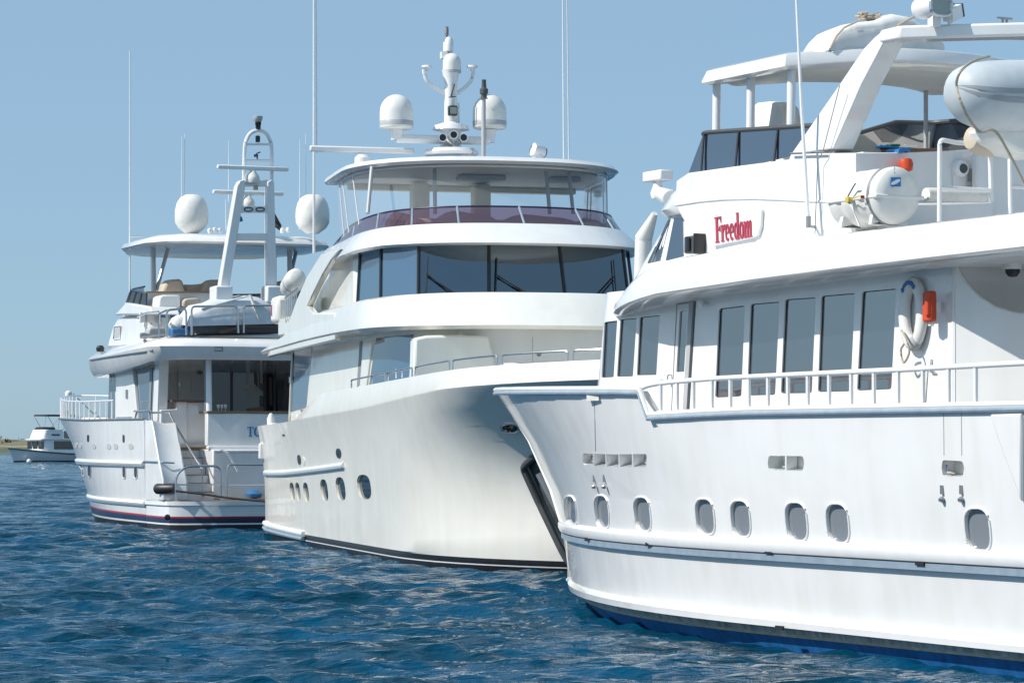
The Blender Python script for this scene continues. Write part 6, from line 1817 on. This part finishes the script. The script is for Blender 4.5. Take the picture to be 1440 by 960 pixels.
# boat deck: rail hoops, crane, covered tender and gear
def hoop(pxs, xd, r=.034):
    return MB().tube(roundpath([Cf.at(px, py, x=xd) for px, py in pxs], .12, 4), r, 8)
hr_ = hoop([(234.5, 474), (234.5, 436), (258, 433.5), (262, 437), (262, 471)], 1.7)
hr_.tube([Cf.at(224, 476, x=2.4), Cf.at(224, 441, x=2.4), Cf.at(234.5, 436, x=1.7)], .034, 8)
for q in ([(269.5, 471), (269.5, 431), (333.5, 430), (335, 468)], [(342.5, 468), (342.5, 429.5), (420, 429)]):
    hr_.tube(roundpath([Cf.at(px, py, x=1.6) for px, py in q], .12, 4), .034, 8)
hr_.tube(roundpath([Cf.at(px, py, x=2.4) for px, py in ((192, 446), (205, 440), (224, 438))], .1), .03, 6)
hr_.build('boat_deck_rail', 'steel', YC)
t = thing(Cf, (3.4, 2.5, 5.75), 'deck_crane', 'white box headed deck crane beside the covered tender on the left yacht', 'crane')
pts = [Cf.at(*q, x=3.4) for q in ((222.5, 437), (224, 418), (229, 414.5), (253, 414.5), (254, 432), (240, 437))]
MB().prism(pts, (.9, 0, 0)).build('crane_head', 'fibreglass', t, bevel=.05)
c = Cf.at(238, 440, x=3.8)
MB().tube([(3.8, c.y, 5.7), (3.8, c.y, c.z + .1)], .25, 12).build('crane_post', 'fibreglass', t)
MB().lathe(Cf.at(248, 443, x=3.3), [(.18, -.1), (.2, 0), (.16, .12)], axis=(1, 0, 0), n=14).box(Cf.at(229, 442, x=3.2), (.2, .2, .2)).build('winch', 'letter_blue', t)
tt = thing(Cf, (2.6, .6, 5.75), 'covered_tender', 'tender under a pale grey cover on the left yacht boat deck', 'tender')
cov = [(262, 458), (266, 442), (280, 430), (300, 422), (330, 417), (351, 414.5), (368, 419), (388, 427), (404, 440), (408, 455)]
x0 = 1.75
base = [Cf.at(*q, x=x0) for q in cov]
rs = []
for dx, sc, dz in ((-.10, .55, -.0), (0, .86, 0), (.35, 1.0, 0), (1.2, 1.0, .02), (2.0, .8, 0), (2.2, .5, 0)):
    bz = min(p.z for p in base); rs.append([Vector((p.x + dx, p.y, bz + (p.z - bz) * sc + dz + .05 * math.sin(i * 2.3 + dx * 3))) for i, p in enumerate(base)])
MB().loft(rs).build('cover', 'canvas_grey', tt, smooth=60)
MB().tube([Cf.at(352, 415.5, x=x0 - .02), Cf.at(358, 432, x=x0 - .1), Cf.at(365, 450, x=x0 - .12)], .05, 6).tube([Cf.at(352, 415.5, x=x0), Cf.at(330, 421, x=x0 - .02), Cf.at(283, 434, x=x0 - .02)], .03, 6).build('cover_seam', 'canvas_white', tt)
hp = [Cf.at(*q, x=x0 + .1) for q in ((265, 456), (408, 455), (400, 468), (275, 470))]
MB().prism(hp, (1.6, 0, 0)).build('tender_hull', 'dark_grey', tt, bevel=.06)
MB().prism([Cf.at(*q, x=x0 - .08) for q in ((305, 466), (340, 458), (395, 458), (395, 460), (342, 460), (312, 469))], (-.06, 0, 0)).build('chock', 'interior_brown', tt)
MB().tube([Cf.at(269, 452, x=2.1), Cf.at(275, 470, x=1.9)], .03, 6).tube([Cf.at(353, 452, x=2.1), Cf.at(360, 468, x=1.9)], .03, 6).build('lashing', 'canvas_white', tt)
c = Cf.at(250, 455, x=2.5)
m = MB().lathe(c, [(.06, -.28), (.22, -.2), (.25, 0), (.18, .2), (.05, .26)], axis=(.2, -.6, .7), n=14)
lone(Cf, m, c - Vector((0, 0, .28)), 'sail_bag', 'canvas_white', 'crumpled white bag by the boat deck rail of the left yacht', 'bag')
c = Cf.at(252, 467, x=2.4)
m = MB().box(c, (.6, .6, .2)).box(c + Vector((0, -.3, .08)), (.5, .35, .16))
lone(Cf, m, c - Vector((0, 0, .12)), 'gear_pile', 'letter_blue', 'pile of dark blue gear low behind the boat deck rail', 'bag', bevel=.04)
t = thing(Cf, (3.6, 3.0, 5.7), 'outboard_motor', 'pale grey outboard motor clamped by the casing on the left yacht', 'outboard motor')
pts = [Cf.at(*q, x=2.9) for q in ((208, 470), (209, 462), (213, 459.5), (231, 459.5), (233, 464), (234, 474), (212, 476))]
MB().prism(pts, (.4, 0, 0)).build('cowling', 'tail_grey', t, bevel=.06)
MB().tube([Cf.at(202, 472, x=2.8), Cf.at(235, 470, x=2.8)], .05, 8).tube([Cf.at(203, 478, x=2.8), Cf.at(208, 484, x=2.7)], .05, 6).lathe(Cf.at(202, 472, x=2.8), [(.08, -.1), (.1, 0), (.08, .1)], axis=(0, 1, 0), n=12).build('shaft', 'dull_metal', t)
m = MB().box(Cf.at(214, 446, x=4.0), (.1, .8, .35)).box(Cf.at(205, 452, x=4.0), (.1, .1, .7)).box(Cf.at(226, 452, x=4.0), (.1, .5, .6))
c = Cf.at(214, 460, x=4.0)
lone(Cf, m, c, 'deck_chest', 'trim_white', 'small white chest with ochre sides behind the left yacht casing', 'chest', bevel=.02)

# ------------------------------------------------------------------ tidy up
for o in bpy.data.objects:
    if '_off' in o: del o['_off']
